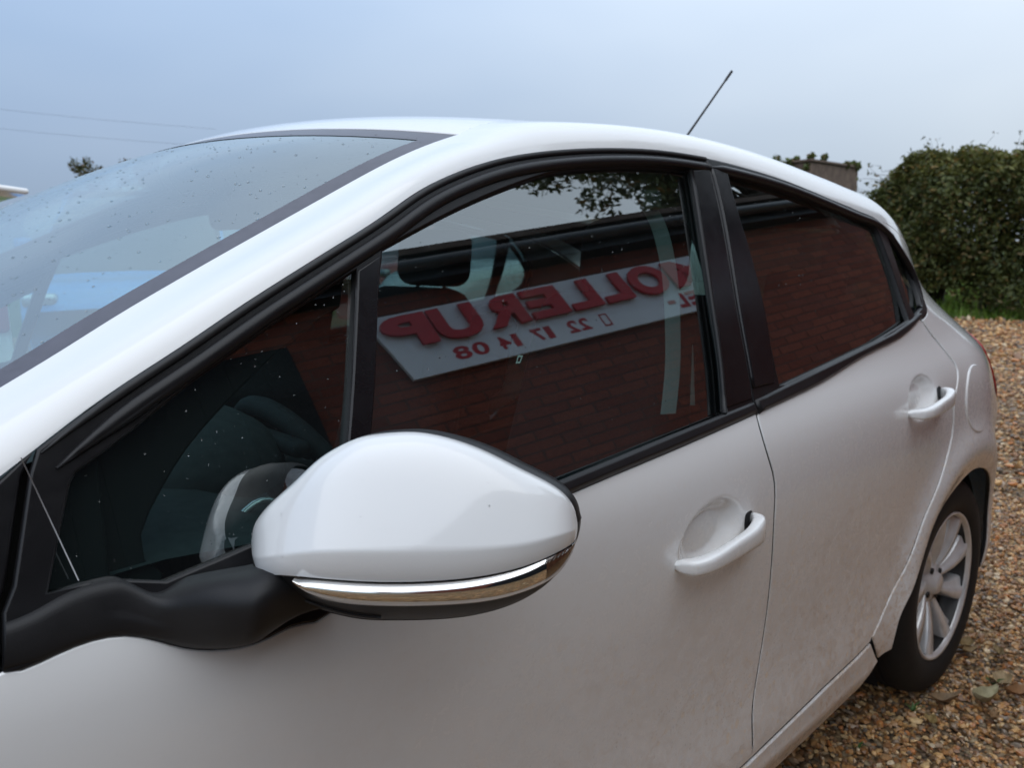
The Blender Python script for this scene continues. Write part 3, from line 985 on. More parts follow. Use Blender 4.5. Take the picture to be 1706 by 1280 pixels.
# ------------------------------------------------------------------ the parked hatchback: curves in car space (x back from front axle, z up)
T = {
    'c1_front': [(0.4635, 1.0646), (0.4913, 1.0817), (0.5366, 1.1069), (0.5885, 1.1329), (0.6504, 1.1651), (0.7151, 1.1967), (0.7756, 1.2253), (0.8465, 1.2594), (0.902, 1.2881), (0.9625, 1.3127), (1.0488, 1.3387), (1.1416, 1.3566), (1.2434, 1.3696), (1.3562, 1.3788), (1.4555, 1.3822), (1.569, 1.3804)],
    'c1_rear': [(1.571, 1.3805), (1.7084, 1.371), (1.8628, 1.354), (2.0343, 1.3263), (2.1871, 1.3016), (2.2819, 1.2856), (2.3542, 1.2501), (2.4078, 1.2039), (2.4508, 1.1517), (2.4552, 1.0937), (2.433, 1.0588), (2.3774, 1.0419)],
    'bseam': [(1.571, 1.3805), (1.5672, 1.3595), (1.5523, 1.2827), (1.5141, 1.1281), (1.4992, 1.031), (1.4925, 0.9674), (1.4949, 0.9424)],
    'foot_low': [(0.4155, 0.9098), (0.4254, 0.9074), (0.4554, 0.9116), (0.4794, 0.9131), (0.497, 0.9104), (0.5149, 0.903), (0.539, 0.8879), (0.5654, 0.8764), (0.5944, 0.8702), (0.6159, 0.8711), (0.6362, 0.8739), (0.6606, 0.8705), (0.7078, 0.8593)],
    'belt_low_rear': [(2.3448, 1.0446), (2.1861, 1.0134), (1.9958, 0.9953), (1.863, 0.9797), (1.7305, 0.9632), (1.5991, 0.9524), (1.4943, 0.944)],
    'door_seam': [(1.4884, 0.9439), (1.4835, 0.9141), (1.4881, 0.8763), (1.5022, 0.8332), (1.5032, 0.7693), (1.5085, 0.6566), (1.5047, 0.542), (1.4886, 0.4649), (1.4768, 0.4112), (1.4778, 0.3261)],
    'rear_shut': [(2.3555, 1.0353), (2.3788, 1.0061), (2.4072, 0.9735), (2.4243, 0.9434), (2.4363, 0.9162), (2.4071, 0.8743), (2.3786, 0.834), (2.3755, 0.7689), (2.331, 0.7041), (2.2722, 0.6439), (2.2125, 0.585), (2.1528, 0.5045), (2.0971, 0.4492), (2.0211, 0.3926), (1.9822, 0.3716)],
    'front_glass_top': [(0.8328, 1.2205), (0.9133, 1.2526), (0.9958, 1.2826), (1.0871, 1.3107), (1.1626, 1.3294), (1.2402, 1.3405), (1.353, 1.3497), (1.5121, 1.3526)],
    'front_glass_rear': [(1.5121, 1.3526), (1.4768, 1.2353), (1.4464, 1.1125), (1.4303, 1.0226), (1.4083, 0.9556)],
    'bleft': [(1.5077, 1.3515), (1.4724, 1.235), (1.4419, 1.1133), (1.4224, 1.0244), (1.4021, 0.9579)],
    'rear_pillar': [(1.6261, 1.3578), (1.6157, 1.3008), (1.6122, 1.2257), (1.6081, 1.1594), (1.599, 1.0795), (1.5722, 0.9824)],
    'rear_glass_top': [(1.6407, 1.355), (1.8348, 1.3323), (2.0363, 1.3017), (2.1525, 1.2831), (2.2749, 1.2829)],
    'quarter_glass': [(2.3128, 1.2691), (2.3732, 1.2446), (2.4094, 1.1919), (2.4307, 1.14), (2.4239, 1.095), (2.3943, 1.0668), (2.3126, 1.0517), (2.3093, 1.0892), (2.3188, 1.161), (2.3173, 1.2266)],
    'quarter_trim': [(0.7803, 1.1663), (0.7282, 1.1412), (0.6781, 1.1125), (0.6382, 1.0854), (0.5973, 1.0543), (0.5705, 1.0281), (0.5451, 0.9971), (0.5344, 0.9794), (0.5341, 0.9568), (0.5464, 0.9425)],
    'm_top': [(-0.0135, 0.9697), (-0.0095, 0.9803), (0.0067, 0.999), (0.0274, 1.0168), (0.0487, 1.0362), (0.0688, 1.0489), (0.0892, 1.0572), (0.1088, 1.0601), (0.1288, 1.0609), (0.1445, 1.0595), (0.1681, 1.0537), (0.1974, 1.0418), (0.2268, 1.0259), (0.2571, 1.0088), (0.271, 0.9947), (0.2753, 0.9834), (0.2764, 0.9744)],
    'm_capbot': [(-0.0135, 0.9697), (-0.0125, 0.9527), (-0.0076, 0.9372), (0.0223, 0.932), (0.0627, 0.9283), (0.1032, 0.9252), (0.144, 0.925), (0.1848, 0.9282), (0.2258, 0.9372), (0.2568, 0.9498), (0.2731, 0.9603), (0.2764, 0.9744)],
    'm_lensbot': [(0.0313, 0.9295), (0.042, 0.9172), (0.0617, 0.9093), (0.0926, 0.9049), (0.1334, 0.9035), (0.1745, 0.9047), (0.2052, 0.9087), (0.2359, 0.918), (0.2567, 0.9303), (0.2688, 0.9473), (0.2742, 0.9585)],
    'm_bot': [(-0.0135, 0.9697), (-0.0127, 0.9498), (-0.0088, 0.9355), (-0.003, 0.9181), (0.0111, 0.9092), (0.0462, 0.8951), (0.0813, 0.8861), (0.1114, 0.8843), (0.1427, 0.8843), (0.184, 0.8881), (0.2253, 0.9008), (0.2523, 0.9194), (0.2666, 0.9387), (0.2747, 0.9585), (0.2769, 0.9743)],
    'arm_top': [(0.4224, -0.8072, 0.9439), (0.4417, -0.8074, 0.9471), (0.4659, -0.8066, 0.954), (0.4909, -0.8072, 0.956), (0.5084, -0.8133, 0.9514), (0.5269, -0.826, 0.9379), (0.5449, -0.8428, 0.944), (0.5632, -0.8613, 0.951), (0.5827, -0.876, 0.9539), (0.5968, -0.8909, 0.9552), (0.6171, -0.9032, 0.9491), (0.6426, -0.9168, 0.9384)],
    'arm_bot': [(0.4154, -0.8197, 0.9094), (0.4367, -0.8211, 0.9089), (0.4583, -0.8212, 0.9116), (0.481, -0.822, 0.9126), (0.4982, -0.824, 0.9096), (0.5224, -0.8289, 0.8982), (0.5418, -0.8385, 0.8881), (0.5609, -0.8539, 0.8852), (0.58, -0.8736, 0.8894), (0.5954, -0.8911, 0.8996), (0.6168, -0.9091, 0.9077), (0.6553, -0.9216, 0.9035)],
    'belt3d': [(1.4146, -0.64, 1.2989), (1.4367, -0.64, 1.2825), (1.4634, -0.64, 1.2493), (1.4823, -0.64, 1.2075), (1.4965, -0.64, 1.1593), (1.5073, -0.64, 1.0607), (1.5078, -0.64, 0.9938), (1.4974, -0.64, 0.9161)],
    'label3d': [(1.5342, -0.665, 1.0436), (1.5314, -0.665, 0.9316), (1.5451, -0.665, 0.9285)],
    'square': [(0.9987, -0.7652, 1.0759), (1.0058, -0.7655, 1.0751), (1.0141, -0.7625, 1.0841), (1.0062, -0.7619, 1.0856)]
}
Pb = spl([.0, .4, .9, 1.5, 2.1, 2.5, 2.7, 2.85, 3.0, 3.1], [.80, .835, .85, .855, .853, .850, .845, .82, .75, .64])
Pg = spl([.0, .4, .9, 1.5, 2.1, 2.35, 2.5, 2.6, 2.7, 2.85, 3.0, 3.1], [.80, .842, .853, .855, .842, .826, .800, .765, .712, .60, .47, .38])
def qz(z): return -.044-.30*(z-.96)-.18*(z-.96)**2
ZU = [1.03, 1.1, 1.2, 1.3, 1.4, 1.5]
Q = spl([.15, .22, .28, .34, .42, .55, .68, .78, .85, .90, .94, .98]+ZU, [-.07, -.03, -.012, -.006, -.010, -.010, -.002, .001, -.003, -.013, -.030, -.0505]+[qz(z) for z in ZU])
def W(x, z):
    x = np.asarray(x, float); z = np.asarray(z, float)
    b = np.clip((z-.93)/.22, 0, 1); b = b*b*(3-2*b)
    r = np.hypot(x-2.538, z-.31); rf = np.hypot(x, z-.31)
    tp = 2.2*np.clip(x-2.55, 0, 1)**2*np.clip(z-.75, 0, .2)*(1-b)
    return (1-b)*Pb(x)+b*Pg(x)+Q(z)-tp+.022*np.exp(-((r-.385)/.055)**2)+.014*np.exp(-((rf-.365)/.06)**2)
def Wg(x, z):
    return Pg(x)-.045-.30*(z-.96)-.18*(z-.96)**2-.006
def Wf(x, z):
    return Wg(x, z)+.010
def Wt(x, z):
    a_, c_ = W(x, z)+.002, Wf(x, z); k = .006
    h = np.clip(.5+.5*(a_-c_)/k, 0, 1)
    return a_*h+c_*(1-h)+k*h*(1-h)
def sstep(t):
    t = np.clip(t, 0, 1); return t*t*(3-2*t)
def pocket(x, z, cx, cz, rx, rz, d, tilt=.1):
    u = (x-cx); v = (z-cz)-tilt*u
    q = np.sqrt((u/rx)**2+(v/rz)**2)
    return d*sstep((1.22-q)/.62)
HF = (1.328, .774); HR = (2.195, .866)
def Wd_f(x, z): return W(x, z)-pocket(x, z, HF[0]-.01, HF[1]+.012, .074, .046, .022)
def Wd_r(x, z): return W(x, z)-pocket(x, z, HR[0]-.01, HR[1]+.012, .074, .042, .022)

car = empty('hatchback', (1.27, 0, 0), 'white five-door hatchback with black window frames, wet and dusty, nearest to the viewer', 'car')
PW = 'paint_white'

c1f = crv(T['c1_front'], .02); c1r = crv(T['c1_rear'], .012)
bseam = crv(T['bseam'], .02)
foot = crv(T['foot_low'][:-1], .012)
belt_f = [(1.4884, .9439), (1.4501, .941), (1.259, .928), (1.1046, .9185), (1.0228, .913), (.9, .905), (.78, .894), (.70, .879)]
belt_r = crv(T['belt_low_rear'], .02)
seam = crv(T['door_seam'], .02)
seam = [q for q in seam if q[1] > .335]
rshut = crv(T['rear_shut'], .015)
dbot = [(1.9712, .362), (1.898, .355), (1.7611, .3486), (1.6212, .338), (1.5144, .330), (1.4766, .326)]

# front door skin
out = [(.40, .905)]+foot+list(reversed(crv(belt_f, .03)))+seam+[(1.4766, .328), (1.2, .312), (.8, .30), (.42, .295), (.385, .32), (.378, .6), (.383, .80)]
ex = np.stack([a.ravel() for a in np.meshgrid(np.arange(1.21, 1.45, .004), np.arange(.70, .855, .004))], 1)
fd = panel('front_door', out, Wd_f, PW, car, .035, 0, (), .0022, .016, ex)
# rear door skin
g = .0065
out = [(x+g, z) for x, z in seam[::-1]]+[(1.4990, .944)]+list(reversed(belt_r))[1:]+[(2.350, 1.038)]+rshut+[(x, z) for x, z in dbot]
ex = np.stack([a.ravel() for a in np.meshgrid(np.arange(2.08, 2.32, .004), np.arange(.795, .945, .004))], 1)
rd = panel('rear_door', out, Wd_r, PW, car, .03, -.0012, (), .0016, .016, ex)
# rear quarter
gap = [(x+.005, z+.001) for x, z in rshut]
c1x = [(2.2819, 1.287), (2.37, 1.274), (2.46, 1.248), (2.56, 1.205), (2.65, 1.150)]
i0 = min(range(len(c1r)), key=lambda i: abs(c1r[i][0]-2.2819))
arch = crv([(2.09, .30), (2.1103, .372), (2.1598, .428), (2.215, .485), (2.2974, .535), (2.3717, .575), (2.4673, .608), (2.56, .630), (2.66, .616), (2.755, .575), (2.825, .510), (2.865, .42), (2.88, .32), (2.88, .25)], .015)
out = [(x, z) for x, z in c1r[i0:]]+[(2.362, 1.04)]+gap+[(1.985, .366), (2.03, .30)]+arch+[(2.95, .235), (3.09, .26), (3.11, .5), (3.12, .75), (3.08, .93), (2.98, .99), (2.88, 1.035), (2.76, 1.09)]+crv(c1x, .03)[::-1]
qp = panel('quarter_panel', out, W, PW, car, .025, 0, (), .003, .014)
# sill
out = [(.36, .285), (.8, .292), (1.2, .304), (1.4766, .320), (1.62, .331), (1.76, .342), (1.90, .349), (1.975, .357), (2.022, .297), (1.95, .255), (1.6, .235), (1.0, .222), (.4, .215)]
def Ws(x, z): return W(x, z)+.004*np.exp(-((z-.285)/.02)**2)
panel('sill', out, Ws, PW, car, .03, 0, (), .004, .03)
# front wing (mostly out of the picture)
archf = [(-x+2.538*0, z) for x, z in []]
th = np.linspace(R(-8), R(188), 26)
af = [(.36*math.cos(t), .31+.325*math.sin(t)) for t in th]
out = [(.378, .29), (.372, .6), (.376, .80), (.388, .905), (.405, .945), (.30, .955), (.05, .90), (-.3, .83), (-.55, .74), (-.62, .6), (-.62, .3), (-.42, .25)]+af[::-1]
panel('front_wing', out, W, PW, car, .035, 0, (), .004, .014)
# inner dark structure behind the shut lines
out = [(.30, .24), (.30, .93), (.50, .90), (.66, .87), (1.0, .90), (1.5, .93), (2.36, 1.02), (2.45, .95), (2.40, .66), (2.2, .56), (2.08, .45), (2.03, .30), (1.9, .26)]
inner = panel('inner_structure', out, W, 'dark_void', car, .06, -.035, (), .003, .01)

# fuel flap
fl = [(2.553+.088*math.cos(t), .826+.088*math.sin(t)) for t in np.linspace(0, 2*math.pi, 36, endpoint=False)]
ff = panel('fuel_flap', fl, W, PW, qp, .03, .0035, (), .004, .008)
# tail lamp
out = [(2.83, .93), (2.87, .80), (2.98, .74), (3.09, .76), (3.085, .90), (3.0, .965), (2.89, .985)]
tl = panel('tail_lamp', out, W, 'red_lens', car, .02, .006, (), .004, .012)

# black window frames, door by door
tri = [(.7909, 1.1984), (.6836, 1.1479), (.5889, 1.0997), (.5203, 1.0589), (.4870, 1.0410), (.482, 1.034), (.4530, .956), (.4799, .9570), (.5076, .952), (.5387, .9425), (.6215, .9536), (.7125, .9655), (.7169, .969), (.7315, 1.0196), (.7525, 1.0802)]
fg = crv(T['front_glass_top'], .02)+crv(T['front_glass_rear'], .03)[1:]+[(1.40, .9545), (1.26, .9475), (1.1347, .9395), (1.0174, .930), (.9, .926), (.735, .922), (.731, .928), (.763, 1.0294), (.7804, 1.0779), (.80, 1.142)]
rg = crv(T['rear_glass_top'][:-1]+[(2.235, 1.272), (2.258, 1.262)], .02)+crv([(2.262, 1.245), (2.267, 1.2051), (2.2718, 1.1196), (2.2667, 1.0492)], .03)+[(2.2645, 1.0465), (2.0449, 1.0172), (1.8212, .997), (1.6142, .9785), (1.592, .978)]+[(1.5994, 1.0795), (1.6085, 1.1594), (1.6126, 1.2257), (1.6161, 1.3009), (1.625, 1.350)]
qg = T['quarter_glass']
out = c1f+bseam[1:]+crv(belt_f, .03)+foot[::-1]+[(.4217, .9498), (.4314, .967), (.4551, 1.0465)]
ffm = panel('front_door_frame', out, Wt, 'plastic_frame', car, .03, 0, (tri, fg), .003, .012)
out = [(x+.004, z) for x, z in bseam[::-1]]+c1r[1:]+belt_r[1:-1]+[(1.4990, .943)]
rfm = panel('rear_door_frame', out, Wt, 'plastic_frame', car, .03, 0, (rg, qg), .003, .012)
def grow(poly, e):
    P = dedupe(poly)
    if area(P) < 0:
        P = P[::-1]
    return inset(P, -e)[0]
gl_t = panel('quarter_light_glass', grow(tri, .006), Wg, 'glass_side', car, .03, 0, sheet=True)
gl_f = panel('front_door_glass', grow(fg, .006), Wg, 'glass_side', car, .03, 0, sheet=True)
gl_r = panel('rear_door_glass', grow(rg, .006), Wg, 'glass_privacy', car, .03, 0, sheet=True)
gl_q = panel('rear_quarter_glass', grow(qg, .005), Wg, 'glass_privacy', car, .02, 0, sheet=True)
# B-pillar covers
out = crv(T['bleft'], .03)+[(1.4019, .962), (1.4878, .9661)]+[q for q in bseam[::-1] if .966 < q[1] < 1.362]+[(1.5674, 1.3596)]
out = [(x, z) for x, z in out]
pc1 = panel('pillar_cover', out, Wf, 'plastic_gloss', car, .02, .005, (), .004, .01)
out = [(x+.009, z) for x, z in bseam if .972 < z < 1.362]+crv(T['rear_pillar'], .03)[::-1]
pc2 = panel('pillar_cover', out, Wf, 'plastic_gloss', car, .02, .005, (), .004, .01)
# thin light edge of the front cover
eg = [(x-.003, z) for x, z in crv(T['bleft'], .03)]
e1 = tube('pillar_cover_edge', [(x, -Wf(x, z)-.004, z) for x, z in eg], .0045, 'plastic_black', car, 8)
# division bar
out = [(.7920, 1.1985), (.826, 1.2145), (.7815, 1.0779), (.7640, 1.0294), (.735, .935), (.7130, .935), (.7320, 1.0196), (.7530, 1.0802)]
dbar = panel('division_bar', out, Wf, 'plastic_gloss', car, .02, .002, (), .003, .008)
# belt mouldings
btop_f = [(1.4878, .9631), (1.393, .9574), (1.2458, .9480), (1.1216, .9395), (1.0083, .9322), (.9, .9265), (.74, .922)]
blow_f = [q for q in crv(belt_f, .03) if q[0] > .74]
out = btop_f+[(x, z+.002) for x, z in blow_f[::-1]]
bm1 = panel('belt_moulding', out, Wt, 'plastic_black', car, .02, .006, (), .006, .012)
out = [(1.4990, .9650), (1.5943, .9744), (1.8552, .9985), (2.129, 1.0245), (2.2882, 1.0475), (2.335, 1.0560), (2.352, 1.0560), (2.357, 1.0500), (2.350, 1.0440), (2.340, 1.0425)]+[q for q in belt_r[1:-1] if q[0] < 2.33]+[(1.4990, .945)]
bm2 = panel('belt_moulding', out, Wt, 'plastic_black', car, .02, .006, (), .006, .012)
# rounded weatherstrip following the top of the frames
def strip(name, pts, ins, r, mat):
    P = np.array(pts); t = np.gradient(P, axis=0); t /= np.linalg.norm(t, axis=1)[:, None]
    nr = np.stack([t[:, 1], -t[:, 0]], 1)
    Qp = P+nr*ins
    rr = r*np.minimum(1, .15+np.minimum(np.arange(len(Qp)), np.arange(len(Qp))[::-1]+3)*.25)
    return tube(name, [(x, -Wf(x, z)-.001, z) for x, z in Qp], rr, mat, car, 10, flat=1.0)
st1 = strip('weatherstrip', c1f, .020, .0085, 'plastic_black')
st2 = strip('weatherstrip', [q for q in c1r[:-2]], .018, .0085, 'plastic_black')
st3 = strip('weatherstrip', [q for q in c1f], .004, .0045, 'rubber_and_gap_shade')
# corner panel ahead of the door
out = [(.4600, 1.0640), (.4500, 1.0465), (.4264, .967), (.4165, .9498), (.408, .917), (.392, .917), (.36, .94), (.37, .99), (.42, 1.035)]
cp = panel('corner_panel', out, Wt, 'plastic_frame', car, .02, -.002, (), .003, .012)
panel('corner_backing', [(.33, .93), (.42, .915), (.50, .935), (.51, 1.07), (.45, 1.055), (.38, 1.0)], Wf, 'dark_void', car, .03, -.02, (), .003, .01)
# inner quarter trim behind the small front light
qt = T['quarter_trim']
out = [(.80, 1.21), (.68, 1.155), (.58, 1.105), (.47, 1.045), (.435, .945), (.54, .93)]+crv(qt, .02)[::-1]
qtr = panel('quarter_trim', out, Wg, 'dark_void', car, .03, -.022, (), .003, .03)

# ------------------------------------------------ roof, pillars, windscreen
prof = spl([-.25, .198, .315, .464, .645, .751, .886, 1.0], [.925, 1.109, 1.160, 1.222, 1.296, 1.338, 1.381, 1.412])
def zw(x, y):
    xc = x-.55*y*y
    return prof(xc)+(.002+.034*sstep((xc-.15)/.75))*(1-(np.abs(y)/.6)**3)
c2x = [.10, .46, .504, .558, .619, .686, .762, .846, .942, 1.036, 1.068]
c2y = [.775, .69, .68, .665, .65, .635, .62, .605, .59, .578, .575]
zr = spl([.85, 1.0, 1.1, 1.3, 1.55, 1.75, 1.99, 2.22, 2.46, 2.66, 2.85], [1.385, 1.412, 1.424, 1.436, 1.443, 1.438, 1.417, 1.390, 1.358, 1.312, 1.262])
def U(x, y): return zr(x)+.04*(1-(y/.5)**2)
ry = spl(c2x+[1.2, 1.4, 1.7, 2.2, 2.6, 2.85], c2y+[.545, .515, .505, .485, .42, .36])
def rail(x):
    y = float(ry(x))
    zz = float(zw(x, y)) if x < 1.068 else None
    zu = float(U(x, y))
    if x >= 1.068:
        e = math.exp(-(x-1.068)/.06)
        zz = zu+(float(zw(1.068, .575))-float(U(1.068, .575)))*e
    return np.array([x, -y, zz])
low_pts = [(.20, .895), (.33, .982)]+T['c1_front'][:-1]+T['c1_rear'][:6]+c1x[1:]
lowz = spl([q[0] for q in low_pts], [q[1] for q in low_pts])
rows = []
for x in np.concatenate([np.linspace(.20, 1.2, 60), np.linspace(1.22, 2.65, 66)]):
    z = float(lowz(x)); s = Wf if x < 2.2 else None
    yl = float(Wf(x, z))-.003
    if x > 2.15:
        k = min(1, (x-2.15)/.15); yl = (1-k)*yl+k*float(W(x, z))
    A = np.array([x, -yl, z])
    xu = x-.03 if x < 1.1 else x-.03*max(0, 1-(x-1.1)/.3)
    B = rail(xu)
    d = np.linalg.norm(B-A)
    ta = np.array([0, .36, 1.0]); ta /= np.linalg.norm(ta)
    sl = 2*.04*abs(B[1])/.25
    tb_ = np.array([0, 1, sl*1.15 if xu > 1.05 else .38]); tb_ /= np.linalg.norm(tb_)
    c1_ = A+ta*d*.42; c2_ = B-tb_*d*.40
    t = np.linspace(0, 1, 15)[:, None]
    rows.append((1-t)**3*A+3*(1-t)**2*t*c1_+3*(1-t)*t*t*c2_+t**3*B)
sf = grid('side_frame', rows, PW, car, flip=True)
# rolled-in lower lip so the pillar edge has thickness
lip = [[q[0], q[0]+np.array([0, .010, -.004]), q[0]+np.array([0, .03, -.004])] for q in rows]
lp = grid('side_frame_lip', lip, PW, car, flip=False)
# roof
tau = np.linspace(-1, 1, 41)
RG = []
for s in np.linspace(0, 1, 70):
    xe = 1.068+(2.65-1.068)*s
    rl = rail(xe); yr_ = -rl[1]
    row = []
    for t in tau:
        y = yr_*t
        x = xe-.55*(yr_**2-y*y)*(1-s)**1.0
        zz = float(U(x, y))
        xh = 1.068-.55*(.575**2-(.575*t)**2)
        e = math.exp(-max(0, x-xh)/.06)
        dzh = float(zw(xh, .575*t))-float(U(xh, .575*t))
        row.append((x, y, zz+dzh*e))
    RG.append(row)
roof = grid('roof', RG, PW, car, flip=True)
# header lip
hl = [[np.array(q), np.array(q)+np.array([-.004, 0, -.006]), np.array(q)+np.array([.01, 0, -.02])] for q in RG[0]]
grid('header_lip', hl, PW, roof, flip=True)
# antenna
am = Matrix.Identity(4)
ab = np.array([2.325, .0, float(U(2.325, 0))-.005])
ad = np.array([.745, .02, .667]); ad /= np.linalg.norm(ad)
an = empty
base_r = [(.024, 0), (.022, .012), (.013, .03), (.008, .05)]
lathe('antenna_base', base_r, 'plastic_black', car, 16, tuple(ab), 'z')
A0 = ab+np.array([.0, 0, .035])
ant = tube('antenna', [A0, A0+ad*.06, A0+ad*.065, A0+ad*.48, A0+ad*.485, A0+ad*.535], [.0075, .0065, .004, .0032, .0045, .0042], 'plastic_black', car, 8)
# windscreen
WS = []
for x in np.linspace(.06, 1.066, 60):
    yl = float(ry(x))
    WS.append([(x-.55*(yl*yl-(yl*t)**2), yl*t, float(zw(x-.55*(yl*yl-(yl*t)**2), yl*t))-.002) for t in tau])
ws = grid('windscreen', WS, 'glass_screen', car, flip=True)
# dark printed border of the screen
def band(e0, e1, lift):
    out_ = []
    for x in np.linspace(.06, 1.066, 60):
        yl = float(ry(x)); r_ = []
        for k in np.linspace(e0, e1, 4):
            y = -(yl-k); xx = x-.55*(yl*yl-y*y)
            r_.append((xx, y, float(zw(xx, y))-lift))
        out_.append(r_)
    return out_
bd = grid('screen_border', band(-.001, .026, .0012), 'frit', ws, flip=True)
mirror(bd, ws)
TB = []
for t in tau:
    r_ = []
    for k in np.linspace(-.002, .04, 4):
        x = 1.066-k; yl = float(ry(x)); y = yl*t; xx = x-.55*(yl*yl-y*y)
        r_.append((xx, y, float(zw(xx, y))-.0012))
    TB.append(r_)
grid('screen_border', TB, 'frit', ws, flip=False)
# roof lining below the roof so the cabin is closed
HLg = [[(np.array(q)*np.array([1, .98, 1])-np.array([0, 0, .028])) for q in row[1:-1]] for row in RG[1:]]
hlin = grid('headlining', HLg, 'headliner', car, flip=False)
# inner pillar trim
it = [[q[3]+np.array([0, .03, -.02]), q[7]+np.array([0, .02, -.03]), q[12]+np.array([0, 0, -.03])] for q in rows[8:]]
itr = grid('pillar_trim', it, 'interior_grey', car, flip=False)

# ------------------------------------------------ door mirror
MO = np.array([.62, -.84, 0]); MA = np.array([.742, -.670, 0]); MN = np.array([-.56, -.75, .37]); MN /= np.linalg.norm(MN)
mirr = bpy.data.objects.new('door_mirror', None); mirr.empty_display_size = .05
mirr.location = (.65, -.9, .9); link(mirr, car); mirr.matrix_parent_inverse = Matrix.Translation((-1.27, 0, 0))
def pl(pts):
    P = np.array(pts); return P
def col_curve(key):
    P = np.array(crv(T[key], .003)); k = np.argsort(P[:, 0]); P = P[k]
    return lambda a: np.interp(a, P[:, 0], P[:, 1])
mt, mcb, mlb, mb = (col_curve(k) for k in ('m_top', 'm_capbot', 'm_lensbot', 'm_bot'))
a0, a1 = -.0134, .2766
us = (1-np.cos(np.linspace(0, math.pi, 64)))/2
acol = a0+(a1-a0)*us
def env(a):
    u = (a-a0)/(a1-a0)
    return np.sqrt(np.clip(1-(np.clip((u-.42)/.58, 0, 1))**3.4, 0, 1))*np.sqrt(np.clip(1-(np.clip((.42-u)/.42, 0, 1))**2.9, 0, 1))
ridge = lambda a: mcb(a)+.30*(mt(a)-mcb(a))*.55+.004
def depth(a, z):
    """bulge of the housing towards the front, by column and height"""
    zt, zb, zr_ = mt(a), mb(a), ridge(a)
    up = np.clip((z-zr_)/(zt-zr_+1e-6), 0, 1); dn = np.clip((zr_-z)/(zr_-zb+1e-6), 0, 1)
    fu = (1-.52*up-.08*up**2)*np.sqrt(np.clip(1-up**9, 0, 1)); fd_ = np.clip(1-dn**2.6, 0, 1)**.62
    return .082*env(a)*np.where(z >= zr_, fu, fd_)
def M3(a, z, extra=0.0):
    d = depth(a, z)+extra*env(a)
    return MO[None]+MA[None]*np.asarray(a)[:, None]+np.array([0, 0, 1.])*np.asarray(z)[:, None]+MN[None]*d[:, None]
def mgrid(ztop, zbot, cols, n, extra=0.0):
    rows_ = []
    for t in np.linspace(0, 1, n):
        zz = ztop(cols)+(zbot(cols)-ztop(cols))*t
        rows_.append(M3(cols, zz, extra))
    return np.array(rows_)
cap_rows = mgrid(mt, mcb, acol, 44, .0)
# finer spacing near the top edge for a clean crown
tt = np.concatenate([np.linspace(0, .12, 12, endpoint=False), np.linspace(.12, 1, 40)])
cap_rows = np.array([M3(acol, mt(acol)+(mcb(acol)-mt(acol))*t) for t in tt])
mcap = grid('mirror_cap', cap_rows, PW, mirr, flip=False)
# rolled lower edge of the cap
lipc = np.array([cap_rows[-1], cap_rows[-1]-MN*.004-np.array([0, 0, .001]), cap_rows[-1]-MN*.012-np.array([0, 0, .0])])
grid('mirror_cap_lip', lipc, PW, mirr, flip=False)
lower = mgrid(lambda a: mcb(a)+.002, mb, acol, 26, -.005)
mlow = grid('mirror_housing', lower, 'plastic_grain', mirr, flip=False)
# indicator lens
lc = np.linspace(.034, .2735, 60)
def lens_top(a): return mcb(a)-.0015
def lens_bot(a): return np.minimum(mlb(a), lens_top(a)-.0008)
LG = []
for t in np.linspace(0, 1, 12):
    zz = lens_top(lc)+(lens_bot(lc)-lens_top(lc))*t
    LG.append(M3(lc, zz, .0005+.017*(1-(1-t)**2.4)-.007*max(0, (t-.8)/.2)**2))
LG = np.array(LG)
kx = int(np.searchsorted(lc, .2405))
grid('indicator_reflector', LG[:, :kx+1], 'chrome', mirr, flip=False)
grid('indicator_lens', LG[:, kx:], 'amber_dark', mirr, flip=False)
for i in range(15):
    a_ = .2412+i*.0021
    zt_, zb_ = lens_top(np.array([a_]))[0], lens_bot(np.array([a_]))[0]
    zz = np.linspace(zt_-.001, zb_+.0015, 7)
    sh = .004*np.sin(np.linspace(0, math.pi*.9, 7))
    P = M3(np.full(7, a_)-sh, zz, .0062)
    tube('lens_rib', P, .00048, 'silver_trim' if i % 2 == 0 else 'amber_dark', mirr, 5)
rimp = np.concatenate([M3(lc, lens_bot(lc), .001)])
tube('lens_rim', rimp, .0011, 'silver_trim', mirr, 6)
# black rear shell and rim
ring = np.concatenate([M3(acol, mt(acol))[:, None], M3(acol, mb(acol), -.005)[::-1][:, None]], 0)[:, 0]
cen_ = ring.mean(0)
BX = np.array([.80, .36, 0]); BX /= np.linalg.norm(BX)
shell = []
for f_, sc_ in ((-.0015, 1.0), (.006, 1.004), (.014, .998), (.034, .93), (.040, .86)):
    shell.append(cen_+(ring-cen_)*sc_+np.array([.9, .40, 0])*f_)
msh = grid('mirror_rear_shell', np.array(shell), 'plastic_black', mirr, close_v=True, flip=True)
new('mirror_glass', list(np.array(shell[-1])-BX*.004), [tuple(range(len(ring)))[::-1]], 'chrome', mirr, False)
# foot and arm
AT = np.array(crv(T['arm_top'], .006)); AB = np.array(crv(T['arm_bot'], .006))
nA = 70
def resamp(P, n):
    s = np.linspace(0, 1, len(P)); q = np.linspace(0, 1, n)
    return np.stack([np.interp(q, s, P[:, k]) for k in range(3)], 1)
